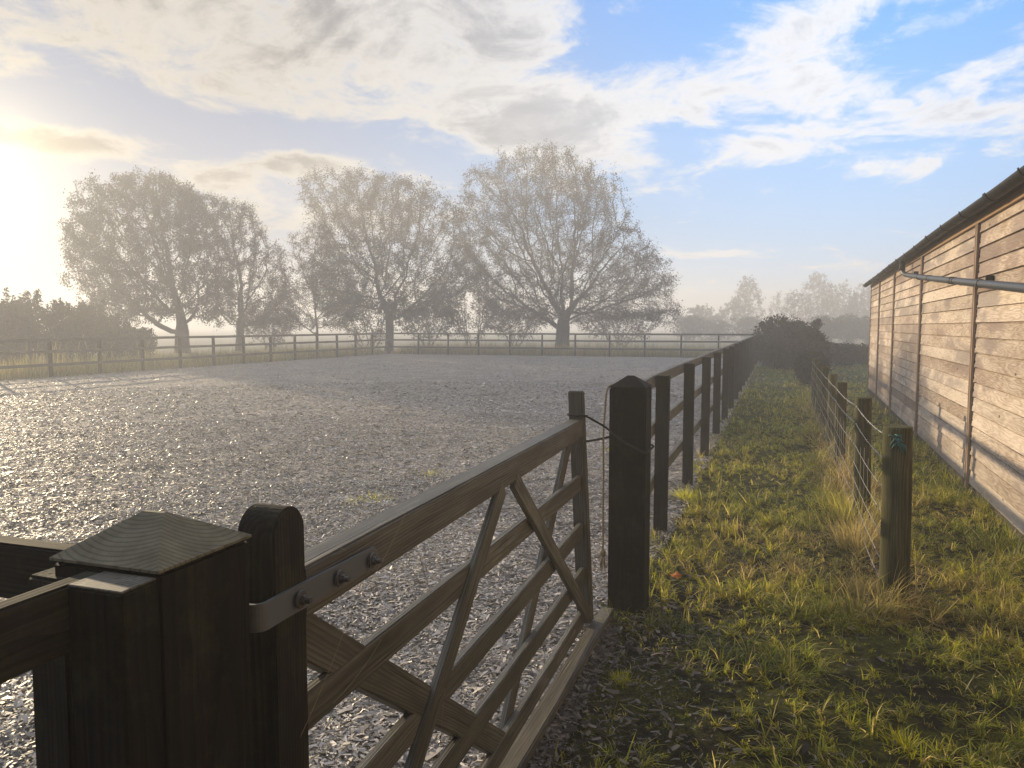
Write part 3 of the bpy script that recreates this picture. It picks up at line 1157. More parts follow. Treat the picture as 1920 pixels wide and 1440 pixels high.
# heel stile with round head
bm = bmesh.new()
prof = [(0, 0.03), (0.1, 0.03)]
zt = 1.230
prof += [(0.05 + 0.05 * math.cos(a), zt + 0.05 * math.sin(a)) for a in [math.pi * i / 14 for i in range(15)]]
Mh = beam_M(gp(0, 0.0375, 0), tuple(GN))
f0 = [bm.verts.new(Mh.inverted() @ gp(s, -0.0, z)) for s, z in prof]
f1 = [bm.verts.new(Mh.inverted() @ gp(s, 0.075, z)) for s, z in prof]
bm.faces.new(f0)
bm.faces.new(f1[::-1])
for i in range(len(prof)):
    j = (i + 1) % len(prof)
    bm.faces.new((f0[i], f1[i], f1[j], f0[j]))
bmesh.ops.recalc_face_normals(bm, faces=bm.faces)
bmesh.ops.bevel(bm, geom=[e for e in bm.edges if len(e.link_faces) == 2 and e.link_faces[0].normal.dot(e.link_faces[1].normal) < 0.5],
                offset=0.003, segments=2, affect='EDGES')
obj('heel_stile', bm_mesh('heel_stile', bm, M_post_f), gate, Mh)
gate_bar('toe_stile', 2.72, 0.07, 2.72, 1.272, 0.075, 0.0, 0.072, gate, bev=0.006)
# top rail
gate_bar('top_rail', 0.099, 1.104, 2.70, 1.084, 0.100, 0.002, 0.070, gate, plumb=True, w1=0.09, bev=0.005)
for (z0, z1) in ((0.897, 0.843), (0.622, 0.600), (0.392, 0.368), (0.182, 0.166)):
    gate_bar('rail', 0.098, z0 - 0.039, 2.69, z1 - 0.039, 0.078, 0.022, 0.046, gate, plumb=True)
gate_bar('brace', 0.10, 1.035, 1.37, 0.120, 0.085, 0.026, 0.066, gate)
gate_bar('brace', 2.60, 1.035, 1.42, 0.130, 0.070, 0.0465, 0.068, gate)
gate_bar('brace', 1.34, 1.055, 0.08, 0.100, 0.070, 0.0, 0.0215, gate)
gate_bar('brace', 1.48, 1.055, 2.68, 0.110, 0.072, 0.0005, 0.0215, gate)
# hinge strap wrapping the heel
Mi_ = MW[gate.name].inverted()
bm = bmesh.new()
zs0, zs1 = 1.088, 1.136


def strap_path():
    pts = []
    for s, n in ((-0.052, 0.058), (-0.052, 0.016)):
        pts.append((s, n))
    for i in range(7):
        a = math.pi * 0.5 * i / 6
        pts.append((-0.030 - 0.022 * math.cos(a), 0.014 - 0.022 * math.sin(a)))
    pts += [(0.02, -0.008), (0.12, -0.008), (0.27, -0.008), (0.365, -0.008)]
    return pts


sp_ = strap_path()
ov = []
for (s, n) in sp_:
    dz = -0.040 * max(0, s)
    ov.append([gp(s, n, zs0 + dz), gp(s, n, zs1 + dz)])
ov.append([gp(0.380, -0.008, zs0 - 0.011), gp(0.380, -0.008, zs1 - 0.032)])
cols_ = []
for i, (a, b_) in enumerate(ov):
    t0 = ov[min(i + 1, len(ov) - 1)][0] - ov[max(i - 1, 0)][0]
    nn = Vector((t0.y, -t0.x, 0)).normalized() * 0.006
    Ri = Mi_
    cols_.append([bm.verts.new(Ri @ a), bm.verts.new(Ri @ b_), bm.verts.new(Ri @ (b_ - nn)), bm.verts.new(Ri @ (a - nn))])
for c0, c1 in zip(cols_, cols_[1:]):
    for k in range(4):
        bm.faces.new((c0[k], c0[(k + 1) % 4], c1[(k + 1) % 4], c1[k]))
bm.faces.new(cols_[0][::-1])
bm.faces.new(cols_[-1])
bmesh.ops.recalc_face_normals(bm, faces=bm.faces)
strap = obj('hinge_strap', bm_mesh('hinge_strap', bm, M_zinc), gate, MW[gate.name])
MW[strap.name] = MW[gate.name]
for s in (0.059, 0.198, 0.338):
    bm = bmesh.new()
    bmesh.ops.create_cone(bm, cap_ends=True, segments=6, radius1=0.010, radius2=0.009, depth=0.009, matrix=Matrix.Translation((0, 0, 0.006)))
    bmesh.ops.create_cone(bm, cap_ends=True, segments=12, radius1=0.006, radius2=0.0055, depth=0.012, matrix=Matrix.Translation((0, 0, 0.015)))
    bmesh.ops.create_cone(bm, cap_ends=True, segments=16, radius1=0.017, radius2=0.016, depth=0.003, matrix=Matrix.Translation((0, 0, 0.0015)))
    obj('bolt', bm_mesh('bolt', bm, M_bolt), strap, beam_M(gp(s, -0.0145, 1.112 - 0.040 * s), (0, 0, 1), tuple(-GN)))
# hinge pin plate on the post
# sill board on the ground between the posts
sa = NEAR_POST + F * 0.10 + Vector((0.05, 0, 0))
sb = FAR_POST - F * 0.102 - Vector((0.095, 0.0, 0))
sd_ = (sb - sa).normalized()
tag(beam('sill_board', sa + Z3 * 0.025, sb + Z3 * 0.025, 0.075, 0.085, M_rail, None, tuple(sd_.cross(Z3)), bev=0.006, bow=0.008, seed=4),
    'worn timber sill board lying on the ground under the gate between both posts', 'board')


# ------------------------------------------------------------------ ropes
def twisted(pts, rad, turns_per_m, mat, name, parent=None):
    """two-strand twisted cord"""
    pts = [Vector(p) for p in pts]
    # resample with catmull-rom
    P = []
    for i in range(len(pts) - 1):
        p0, p1, p2, p3 = pts[max(i - 1, 0)], pts[i], pts[i + 1], pts[min(i + 2, len(pts) - 1)]
        n = max(2, int((p2 - p1).length / 0.006))
        for k in range(n):
            t = k / n
            P.append(0.5 * ((2 * p1) + (-p0 + p2) * t + (2 * p0 - 5 * p1 + 4 * p2 - p3) * t * t + (-p0 + 3 * p1 - 3 * p2 + p3) * t ** 3))
    P.append(pts[-1])
    bm = bmesh.new()
    for ph in (0, math.pi):
        d = 0
        Q = []
        a = None
        for i, p in enumerate(P):
            tdir = (P[min(i + 1, len(P) - 1)] - P[max(i - 1, 0)]).normalized()
            if a is None:
                a = tdir.orthogonal().normalized()
            a = (a - tdir * a.dot(tdir)).normalized()
            b_ = tdir.cross(a)
            if i:
                d += (p - P[i - 1]).length
            th = ph + d * turns_per_m * 2 * math.pi
            Q.append(p + (a * math.cos(th) + b_ * math.sin(th)) * rad * 0.55)
        tube_bm(Q, rad * 0.62, 6, bm)
    return obj(name, bm_mesh(name, bm, mat, True), parent)


# dark loop holding the toe of the gate to the post
pc = FAR_POST
q = lambda v_, w_, z_: pc + Pn * v_ + F * w_ + Z3 * z_
toe = lambda s, n, z: gp(s, n, z)
loop = [toe(2.765, 0.078, 1.140), toe(2.70, 0.080, 1.152), toe(2.675, 0.045, 1.150), toe(2.70, -0.012, 1.146),
        toe(2.765, -0.016, 1.13), q(0.115, -0.115, 1.055), q(0.02, -0.116, 0.985), q(-0.06, -0.113, 0.945),
        q(-0.106, -0.10, 0.925), q(-0.112, 0.0, 0.93), q(-0.106, 0.09, 0.94), q(0.0, 0.112, 0.96), q(0.10, 0.108, 0.97),
        q(0.112, 0.03, 0.985), toe(2.775, 0.02, 1.005), toe(2.77, 0.078, 1.05), toe(2.765, 0.078, 1.140)]
tag(twisted(loop, 0.0062, 38, M_ropedark, 'rope'), 'dark twisted rope looped from the end of the gate round the dark gate post', 'rope')
hang = [q(0.075, -0.06, 1.285), q(0.100, -0.085, 1.275), q(0.110, -0.104, 1.24), q(0.117, -0.106, 1.15), q(0.124, -0.108, 1.0), q(0.122, -0.107, 0.8), q(0.123, -0.106, 0.6),
        q(0.121, -0.107, 0.45), q(0.123, -0.105, 0.36)]
hang = [h_ + Pn * 0.004 for h_ in hang]
rp = twisted(hang, 0.0062, 34, M_rope, 'rope')
tag(rp, 'frayed pale rope with knotted tassel hanging down the dark gate post', 'rope')
bm = bmesh.new()
kn = hang[-1]
bmesh.ops.create_icosphere(bm, subdivisions=3, radius=0.017, matrix=Matrix.Translation(kn) @ Matrix.Diagonal((1, 1, 1.25, 1)))
rr_ = random.Random(3)
for i in range(34):
    a = rr_.uniform(0, 6.28)
    e = kn + Vector((math.cos(a) * rr_.uniform(0.004, 0.02), math.sin(a) * rr_.uniform(0.004, 0.02), -rr_.uniform(0.06, 0.11)))
    m_ = (kn + e) / 2 + Vector((math.cos(a) * 0.006, math.sin(a) * 0.006, 0))
    tube_bm([kn, m_, e], [0.003, 0.0025, 0.001], 4, bm)
obj('tassel', bm_mesh('tassel', bm, M_rope), rp, Matrix.Identity(4))

# fine cobweb and straw threads hanging on the gate
bm = bmesh.new()
rt = random.Random(9)
for k in range(22):
    s0_ = rt.choice([0.25, 0.35, 0.5, 0.7, 1.0, 1.3, 2.3, 2.66, 2.68])
    z0_ = rt.choice([1.16, 1.06, 0.9, 0.86, 0.62])
    a_ = gp(s0_ + rt.uniform(-0.05, 0.1), -0.004, z0_)
    b_ = gp(s0_ + rt.uniform(-0.25, 0.3), rt.uniform(-0.02, 0.05), z0_ - rt.uniform(0.08, 0.3))
    m_ = (a_ + b_) / 2 + Vector((rt.uniform(-0.02, 0.02), rt.uniform(-0.02, 0.02), -rt.uniform(0.0, 0.04)))
    pts = [a_.lerp(m_, t) * (1 - t) + m_.lerp(b_, t) * t for t in (0, 0.2, 0.4, 0.6, 0.8, 1.0)]
    tube_bm(pts, 0.0005, 3, bm, caps=False)
tag(obj('cobweb_threads', bm_mesh('cobweb_threads', bm, M_rope)), 'fine pale cobweb and straw threads hanging from the gate rails', 'cobwebs', kind='stuff')

# ------------------------------------------------------------------ wire fence with round posts
WY = [(4.33, 0.076, 1.035), (6.15, 0.062, 1.03), (8.5, 0.058, 0.985), (9.95, 0.056, 0.985), (11.6, 0.055, 0.99),
      (13.1, 0.055, 0.985), (14.3, 0.05, 0.985), (15.2, 0.05, 0.98)]
WDIR = Vector((0.351, 1, 0)).normalized()
WN = Vector((-WDIR.y, WDIR.x, 0))
wf = thing('wire_fence', (wire_x(4.33), 4.33, 0), 'wire fence on round green timber posts between the grass track and the barn', 'fence')


def round_post(r, h, seed):
    rnd = random.Random(seed)
    bm = bmesh.new()
    n = 28
    rings = []
    for j, z in enumerate((-0.15, 0.0, 0.2, 0.4, 0.6, 0.8, h - 0.012, h - 0.003, h)):
        rr2 = r * (1.06 - 0.06 * z / h) * (0.93 if j == 8 else 1.0)
        rings.append([bm.verts.new((rr2 * math.cos(2 * math.pi * k / n) * (1 + 0.02 * math.sin(3 * 2 * math.pi * k / n + seed)) + 0.004 * math.sin(z * 3 + seed),
                                    rr2 * math.sin(2 * math.pi * k / n) * (1 + 0.015 * math.sin(5 * 2 * math.pi * k / n)), z)) for k in range(n)])
    for a, b_ in zip(rings, rings[1:]):
        for k in range(n):
            bm.faces.new((a[k], a[(k + 1) % n], b_[(k + 1) % n], b_[k]))
    bm.faces.new(rings[-1])
    me = bm_mesh('round_post', bm, M_round)
    me.polygons.foreach_set('use_smooth', [len(p.vertices) == 4 for p in me.polygons])
    return me


for i, (y, r, h) in enumerate(WY):
    g = float(gz(wire_x(y), y))
    obj('post', round_post(r, h - g * 0, i * 1.7), wf,
        Matrix.Translation((wire_x(y), y, 0)) @ Matrix.Rotation(random.uniform(-0.012, 0.012), 4, 'X') @ Matrix.Rotation(random.uniform(-0.012, 0.012), 4, 'Y'))
heights = [0.985, 0.845, 0.68, 0.54, 0.41, 0.27, 0.15]
for hi, hz in enumerate(heights):
    pts = []
    for i, (y, r, h) in enumerate(WY):
        b0 = Vector((wire_x(y), y, 0)) + WN * (r + 0.004)
        if i:
            pr = pts[-1]
            cur = b0 + Z3 * (hz * (h / 1.03) - 0.03 * (i > 0) + 0.01 * math.sin(hi + i))
            for t in (0.25, 0.5, 0.75):
                pts.append(pr.lerp(cur, t) - Z3 * 0.022 * math.sin(math.pi * t) * (1.0 if i < 3 else 0.5))
            pts.append(cur)
        else:
            pts.append(b0 + Z3 * hz)
    bm = bmesh.new()
    rad = 0.0022 if hi < 2 else 0.0015
    tube_bm(pts, rad, 5, bm)
    # barbs or knots every so often
    acc = 0
    for a, b_ in zip(pts, pts[1:]):
        L = (b_ - a).length
        k = int(L / 0.12)
        for j in range(k):
            c = a.lerp(b_, (j + 0.5) / max(k, 1))
            if c.y > 11:
                continue
            ang = random.uniform(0, 6.28)
            v_ = Vector((math.cos(ang) * WN.x, math.cos(ang) * WN.y, math.sin(ang)))
            s_ = 0.010 if hi < 2 else 0.005
            tube_bm([c - v_ * s_, c + v_ * s_], rad * 0.85, 4, bm)
    obj('wire', bm_mesh('wire', bm, M_wire, True), wf)
# vertical stay wires of the netting
bm = bmesh.new()
y = 4.5
while y < 15.1:
    c = Vector((wire_x(y), y, 0)) + WN * 0.072
    j = random.uniform(-0.01, 0.01)
    tube_bm([c + Z3 * 0.02, c + Z3 * 0.4 + WDIR * j * 3, c + Z3 * random.uniform(0.66, 0.84) + WDIR * j], 0.0011, 4, bm)
    y += random.uniform(0.2, 0.42)
obj('netting', bm_mesh('netting', bm, M_wire), wf)['kind'] = 'stuff'

# baler twine knot on the nearest post
pb = Vector((wire_x(4.33), 4.33, 0))
view = Vector((-pb.x, -pb.y, 0)).normalized()
sidev = Vector((-view.y, view.x, 0))
bm = bmesh.new()


def onpost(a, z, extra=0.004):
    d_ = view * math.cos(a) + sidev * math.sin(a)
    return pb + d_ * (0.079 + extra) + Z3 * z


rr_ = random.Random(12)
tube_bm([onpost(-0.75 + 0.1 * i, 0.985 + 0.006 * math.sin(i), 0.003) for i in range(10)], 0.0035, 6, bm)
for k in range(7):
    a0 = rr_.uniform(-0.25, 0.15)
    z0 = rr_.uniform(0.95, 0.985)
    a1 = a0 + rr_.uniform(-0.5, 0.5)
    z1 = z0 + rr_.uniform(-0.07, 0.03)
    tube_bm([onpost(a0, z0, 0.006), onpost((a0 + a1) / 2 + rr_.uniform(-0.1, 0.1), (z0 + z1) / 2 + 0.012, 0.018), onpost(a1, z1, 0.007)], [0.005, 0.0055, 0.003], 6, bm)
bmesh.ops.create_icosphere(bm, subdivisions=2, radius=0.013, matrix=Matrix.Translation(onpost(-0.05, 0.965, 0.008)))
for a1, z1 in ((-0.45, 0.915), (0.30, 0.905), (0.1, 0.93)):
    tube_bm([onpost(-0.05, 0.962, 0.01), onpost(a1 * 0.6, (0.96 + z1) / 2, 0.016), onpost(a1, z1, 0.008)], [0.006, 0.005, 0.002], 6, bm)
tag(obj('baler_twine', bm_mesh('baler_twine', bm, M_twine, True)), 'blue green baler twine knotted round the top of the nearest round post', 'twine')


# ------------------------------------------------------------------ barn
BD = Vector((0.378, 1, 0)).normalized()
BN = Vector((-BD.y, BD.x, 0))         # out of the wall, towards the track
BF = Vector((barn_x(18.6), 18.6, 0))  # far corner
BLEN = 25.0
barn = thing('barn', BF, 'long low timber clad barn with dark gutter along the right side', 'barn')
MB = Matrix.Translation(BF) @ Matrix((-BD, BN, Z3)).transposed().to_4x4()   # x towards camera, y out of wall, z up
MB = Matrix.Translation(BF) @ Matrix(((-BD.x, BN.x, 0, 0), (-BD.y, BN.y, 0, 0), (0, 0, 1, 0), (0, 0, 0, 1)))
MBi = MB


def bpt(x, y, z):
    return (x, y, z)


WT = 2.585
# cladding : rows of boards with recessed joints, split at battens
bats = [18.6 / BD.y * 0 + s for s in ()]
bat_y = [16.45, 13.80, 10.60, 7.24, 4.0, 0.8, -2.4]
bat_s = [(18.6 - yy) / BD.y for yy in bat_y]
edges = [0.0] + bat_s + [BLEN]
V_, F_ = [], []
BC = []
rows = []
z = 0.12
rnd = random.Random(2)
for bi in range(len(edges) - 1):
    xa, xb = edges[bi], edges[bi + 1]
    z = 0.12
    while z < WT - 0.01:
        zt_ = min(z + 0.138, WT)
        j0, j1 = rnd.uniform(0, 0.004), rnd.uniform(0, 0.004)
        prof = [(z, 0.016 + j0), (zt_ - 0.014, 0.006 + j0 * 0.5), (zt_ - 0.012, -0.006), (zt_, -0.006)]
        nseg = 3
        bc = (rnd.random(), rnd.random(), rnd.random())
        xs = [xa + (xb - xa) * k / nseg for k in range(nseg + 1)]
        base = len(V_)
        for k, xx in enumerate(xs):
            wob = rnd.uniform(-0.0015, 0.0015)
            for (zz, yy) in prof:
                V_.append((xx, yy + (wob if yy > 0 else 0), zz))
            V_.append((xx, -0.006, z))
            BC += [bc] * 5
        for k in range(nseg):
            a = base + k * 5
            b_ = a + 5
            for m_ in range(3):
                F_.append((a + m_, b_ + m_, b_ + m_ + 1, a + m_ + 1))
            F_.append((a + 4, b_ + 4, b_, a))
        z += 0.138
me = mesh_from('cladding', V_, F_, M_barn)
ca = me.color_attributes.new('board', 'FLOAT_COLOR', 'POINT')
ca.data.foreach_set('color', np.concatenate([np.array(BC), np.ones((len(BC), 1))], 1).astype(np.float32).ravel())
obj('cladding', me, barn, MB)


def bbox(name, x0, x1, y0, y1, z0, z1, mat, bev=0.004, parent=None):
    bm = bmesh.new()
    vs = [bm.verts.new((x, y, z)) for z in (z0, z1) for x, y in ((x0, y0), (x1, y0), (x1, y1), (x0, y1))]
    for f in ((3, 2, 1, 0), (4, 5, 6, 7), (0, 1, 5, 4), (1, 2, 6, 5), (2, 3, 7, 6), (3, 0, 4, 7)):
        bm.faces.new([vs[i] for i in f])
    bmesh.ops.recalc_face_normals(bm, faces=bm.faces)
    if bev:
        bmesh.ops.bevel(bm, geom=list(bm.edges), offset=bev, segments=1, affect='EDGES')
    return obj(name, bm_mesh(name, bm, mat), parent or barn, MB)


for s in bat_s:
    bm_ = None
    M_ = MB @ Matrix.Translation((s, 0.030, 0.05))
    for dx in (-0.024, 0.022):
        bm = box_bm(0.030 if dx < 0 else 0.034, 0.030 if dx < 0 else 0.024, 0.0, WT - 0.06, 0.003)
        obj('batten', bm_mesh('batten', bm, M_batten), barn, MB @ Matrix.Translation((s + dx, 0.028, 0.06)))
bm = bmesh.new()
for s in bat_s[:6]:
    z = 0.12
    while z < WT - 0.05:
        for dx in (-0.065, 0.062):
            if rnd.random() < 0.85:
                c = Vector((s + dx + rnd.uniform(-0.008, 0.008), 0.017, z + 0.045 + rnd.uniform(-0.012, 0.012)))
                w_, h_ = rnd.uniform(0.004, 0.007), rnd.uniform(0.005, 0.014)
                vs = [bm.verts.new(c + Vector((a * w_, b_ * 0.003, e * h_))) for b_ in (-1, 1) for a, e in ((-1, -1), (1, -1), (1, 1), (-1, 1))]
                for f in ((0, 1, 2, 3), (7, 6, 5, 4), (0, 4, 5, 1), (1, 5, 6, 2), (2, 6, 7, 3), (3, 7, 4, 0)):
                    bm.faces.new([vs[i] for i in f])
        z += 0.138
bmesh.ops.recalc_face_normals(bm, faces=bm.faces)
obj('nails', bm_mesh('nails', bm, M_gutter), barn, MB)['kind'] = 'stuff'
obj('corner_board', bm_mesh('corner_board', box_bm(0.05, 0.06, 0, WT + 0.02, 0.004), M_batten), barn, MB @ Matrix.Translation((-0.026, 0.0, 0.03)))
bbox('plinth', -0.02, BLEN, -0.30, 0.004, -0.35, 0.128, M_plinth, 0.01)
bbox('core_wall', 0.0, BLEN, -8.0, -0.012, 0.12, WT + 0.03, M_plinth, 0)
bbox('fascia', -0.05, BLEN, 0.018, 0.040, WT - 0.035, WT + 0.07, M_fascia, 0.003)
bbox('soffit', -0.06, BLEN, 0.041, 0.10, WT + 0.035, WT + 0.055, M_roof, 0.002)
# roof : shallow pitched corrugated sheet, two slopes, real thickness
V_, F_ = [], []
nx = int((BLEN + 0.3) / 0.038)
prof_r = [(0.115, 2.645), (-4.0, 3.75), (-8.15, 2.645)]
for i in range(nx + 1):
    xx = -0.16 + (BLEN + 0.3) * i / nx
    wv = 0.018 * math.cos(2 * math.pi * i / 4)
    for (yy, zz) in prof_r:
        V_.append((xx, yy, zz + wv))
        V_.append((xx, yy, zz + wv - 0.012))
for i in range(nx):
    a, b_ = i * 6, (i + 1) * 6
    for m_ in (0, 2):
        F_.append((a + m_, b_ + m_, b_ + m_ + 2, a + m_ + 2))
        F_.append((a + m_ + 1, a + m_ + 3, b_ + m_ + 3, b_ + m_ + 1))
    F_.append((a, a + 1, b_ + 1, b_))
    F_.append((a + 4, b_ + 4, b_ + 5, a + 5))
obj('roof', mesh_from('roof', V_, F_, M_roof), barn, MB)
# far gable
V_ = [(-0.001, -8.0, WT), (-0.001, -0.012, WT), (-0.001, -4.0, 3.70), (0.05, -8.0, WT), (0.05, -0.012, WT), (0.05, -4.0, 3.70)]
obj('gable', mesh_from('gable', V_, [(0, 1, 2), (5, 4, 3), (0, 3, 4, 1), (1, 4, 5, 2), (2, 5, 3, 0)], M_barn), barn, MB)


# gutter : half round trough hung on brackets
def gutter_z(x):
    return 2.655 - 0.05 * max(0, (10 - x)) / 10


bm = bmesh.new()
ns = 60
rings = []
GR = 0.056
GY = 0.142
for i in range(ns + 1):
    xx = -0.17 + (BLEN + 0.17) * i / ns
    zc = gutter_z(xx) + 0.004 * math.sin(xx * 1.3)
    ring = []
    for k in range(11):
        a = math.pi * k / 10
        ring.append(bm.verts.new((xx, GY - GR * math.cos(a), zc - GR * math.sin(a))))
    for k in range(11):
        a = math.pi * (10 - k) / 10
        ring.append(bm.verts.new((xx, GY - (GR - 0.005) * math.cos(a), zc - (GR - 0.005) * math.sin(a))))
    rings.append(ring)
for a, b_ in zip(rings, rings[1:]):
    n = len(a)
    for k in range(n):
        bm.faces.new((a[k], a[(k + 1) % n], b_[(k + 1) % n], b_[k]))
bm.faces.new(rings[0][::-1])
bm.faces.new(rings[-1])
bmesh.ops.recalc_face_normals(bm, faces=bm.faces)
gut = obj('gutter', bm_mesh('gutter', bm, M_gutter, True), barn, MB)
MW[gut.name] = MB


def half_band(x, w, r, mat, name, parent):
    bm = bmesh.new()
    rg = []
    zc = gutter_z(x) + 0.004 * math.sin(x * 1.3)
    for xx in (x - w / 2, x + w / 2):
        rg.append([bm.verts.new((xx, GY - r * math.cos(math.pi * k / 10), zc + 0.006 - r * math.sin(math.pi * k / 10))) for k in range(11)] +
                  [bm.verts.new((xx, GY - (r - 0.006) * math.cos(math.pi * (10 - k) / 10), zc + 0.006 - (r - 0.006) * math.sin(math.pi * (10 - k) / 10))) for k in range(11)])
    n = 22
    for k in range(n):
        bm.faces.new((rg[0][k], rg[0][(k + 1) % n], rg[1][(k + 1) % n], rg[1][k]))
    bm.faces.new(rg[0][::-1])
    bm.faces.new(rg[1])
    bmesh.ops.recalc_face_normals(bm, faces=bm.faces)
    return obj(name, bm_mesh(name, bm, mat), parent, MB)


x = 0.7
i = 0
while x < BLEN:
    half_band(x, 0.028 if i % 3 else 0.09, 0.067, M_gutter, 'bracket', gut)
    x += 1.05
    i += 1

# downpipe : outlet, bend and a long run sloping along the wall towards the camera
s_of = lambda yy: (18.6 - yy) / BD.y
bm = bmesh.new()
s0 = s_of(11.75)
pts = [(s0, GY, 2.60), (s0, GY, 2.50), (s0 + 0.015, GY - 0.005, 2.44), (s0 + 0.05, GY - 0.02, 2.40), (s0 + 0.12, GY - 0.04, 2.375)]
for yy in (11.3, 9.46, 8.0, 6.5, 5.6, 4.0, 2.0):
    pts.append((s_of(yy), 0.085, 1.885 + 0.0785 * (yy - 5.6) * (1 if yy < 10 else 1.02)))
PR = 0.034
tube_bm(pts, PR, 20, bm)
dp = obj('downpipe', bm_mesh('downpipe', bm, M_pipe, True), barn, MB)
MW[dp.name] = MB
bm = bmesh.new()
tube_bm([(s0, GY, 2.58), (s0, GY, 2.485), (s0 + 0.012, GY - 0.004, 2.45)], [0.046, 0.042, 0.041], 16, bm)
obj('outlet', bm_mesh('outlet', bm, M_gutter, True), dp, MB)
for yy, L in ((10.4, 0.05), (9.55, 0.03), (8.15, 0.16), (7.9, 0.02), (6.75, 0.04), (4.5, 0.04)):
    bm = bmesh.new()
    za = 1.885 + 0.0785 * (yy - 5.6)
    zb = za - 0.0785 * L * BD.y
    tube_bm([(s_of(yy), 0.085, za), (s_of(yy) + L, 0.085, zb)], PR + 0.005, 20, bm)
    obj('collar', bm_mesh('collar', bm, M_collar, True), dp, MB)
for yy in (11.05, 6.62):
    za = 1.885 + 0.0785 * (yy - 5.6)
    ss = s_of(yy)
    bm = box_bm(0.03, 0.06, -0.03, 0.05, 0.002)
    obj('clip', bm_mesh('clip', bm, M_gutter), dp, MB @ Matrix.Translation((ss, 0.042, za + 0.02)))


# ------------------------------------------------------------------ trees
CAMF = 1442.0


def sil(poly, depth, trunk_px):
    """silhouette drawn in photo pixels -> metres round the trunk at the tree's distance"""
    out = []
    for (px, py) in poly:
        out.append(((px - trunk_px) / CAMF * depth, CAM_H + (612 - py) / CAMF * depth))
    return out


def in_poly(x, z, poly):
    inside = np.zeros(len(x), bool)
    n = len(poly)
    for i in range(n):
        x0, z0 = poly[i]
        x1, z1 = poly[(i + 1) % n]
        c = ((z0 > z) != (z1 > z))
        with np.errstate(divide='ignore', invalid='ignore'):
            xi = (x1 - x0) * (z - z0) / (z1 - z0 + 1e-12) + x0
        inside ^= c & (x < xi)
    return inside


def grow_tree(poly, seed, n_attr=1100, trunk_h=None, step=0.32, kill=0.55, infl=3.0, depth_k=0.85, stems=1, lean=0.0):
    rs = np.random.RandomState(seed)
    P = np.array(poly)
    x0, z0 = P.min(0)
    x1, z1 = P.max(0)
    pts = []
    while sum(len(p) for p in pts) < n_attr:
        x = rs.uniform(x0, x1, 3000)
        z = rs.uniform(z0, z1, 3000)
        k = in_poly(x, z, poly)
        x, z = x[k], z[k]
        # depth extent: width of the silhouette at this height
        hw = (x1 - x0) / 2 * np.sqrt(np.clip(1 - ((z - (z0 + (z1 - z0) * 0.4)) / ((z1 - z0) * 0.62)) ** 2, 0.05, 1))
        xr = np.clip(np.abs(x - (x0 + x1) / 2) / ((x1 - x0) / 2), 0, 1)
        y = rs.uniform(-1, 1, len(x)) * hw * depth_k * np.sqrt(np.clip(1 - xr ** 2, 0.08, 1))
        # prefer the outer shell a little
        pts.append(np.stack([x, y, z], 1))
    A = np.concatenate(pts)[:n_attr]
    trunk_h = trunk_h or max(z0 + (z1 - z0) * 0.18, 1.2)
    nodes = []
    par = []
    for s in range(stems):
        ox, oy = (rs.uniform(-0.3, 0.3), rs.uniform(-0.3, 0.3)) if stems > 1 else (0, 0)
        tx = rs.uniform(-0.6, 0.6) if stems > 1 else lean
        prev = -1
        nst = max(2, int(trunk_h / step))
        for i in range(nst + 1):
            t = i / nst
            nodes.append((ox + tx * t + 0.04 * math.sin(3 * t + seed), oy + 0.05 * math.sin(2 * t), -0.1 + (trunk_h + 0.1) * t))
            par.append(prev)
            prev = len(nodes) - 1
    N = np.zeros((9000, 3))
    N[:len(nodes)] = nodes
    cnt = len(nodes)
    par = list(par)
    alive = np.ones(len(A), bool)
    near_i = np.zeros(len(A), int)
    near_d = np.full(len(A), 1e9)
    done = 0
    for it in range(140):
        new = N[done:cnt]
        if len(new):
            D = np.linalg.norm(A[:, None] - new[None], axis=2)
            j = D.argmin(1)
            dmin = D[np.arange(len(A)), j]
            upd = dmin < near_d
            near_d[upd] = dmin[upd]
            near_i[upd] = j[upd] + done
        done = cnt
        alive &= near_d > kill
        R_inf = infl if it > 0 else 50
        act = alive & (near_d < max(infl, 1.0 if it > 12 else 6.0))
        if not act.any():
            act = alive
            if not act.any():
                break
        idx = np.unique(near_i[act])
        addn = []
        for i in idx:
            sel = act & (near_i == i)
            d = A[sel] - N[i]
            d /= np.linalg.norm(d, axis=1)[:, None]
            v = d.mean(0) + rs.normal(0, 0.13, 3)
            v[2] += 0.05
            v /= np.linalg.norm(v) + 1e-9
            addn.append((N[i] + v * step, i))
        for p, i in addn:
            if cnt >= 8990:
                break
            # do not add a duplicate of an existing child
            N[cnt] = p
            par.append(i)
            cnt += 1
        if cnt >= 8990:
            break
    N = N[:cnt]
    par = np.array(par)
    # radii, pipe model
    kids = np.zeros(cnt, int)
    for i in range(cnt):
        if par[i] >= 0:
            kids[par[i]] += 1
    rad = np.zeros(cnt)
    acc = np.zeros(cnt)
    for i in range(cnt - 1, -1, -1):
        rad[i] = max(0.011, acc[i] ** (1 / 2.35)) if kids[i] else 0.011
        if par[i] >= 0:
            acc[par[i]] += rad[i] ** 2.35
    return N, par, rad, kids


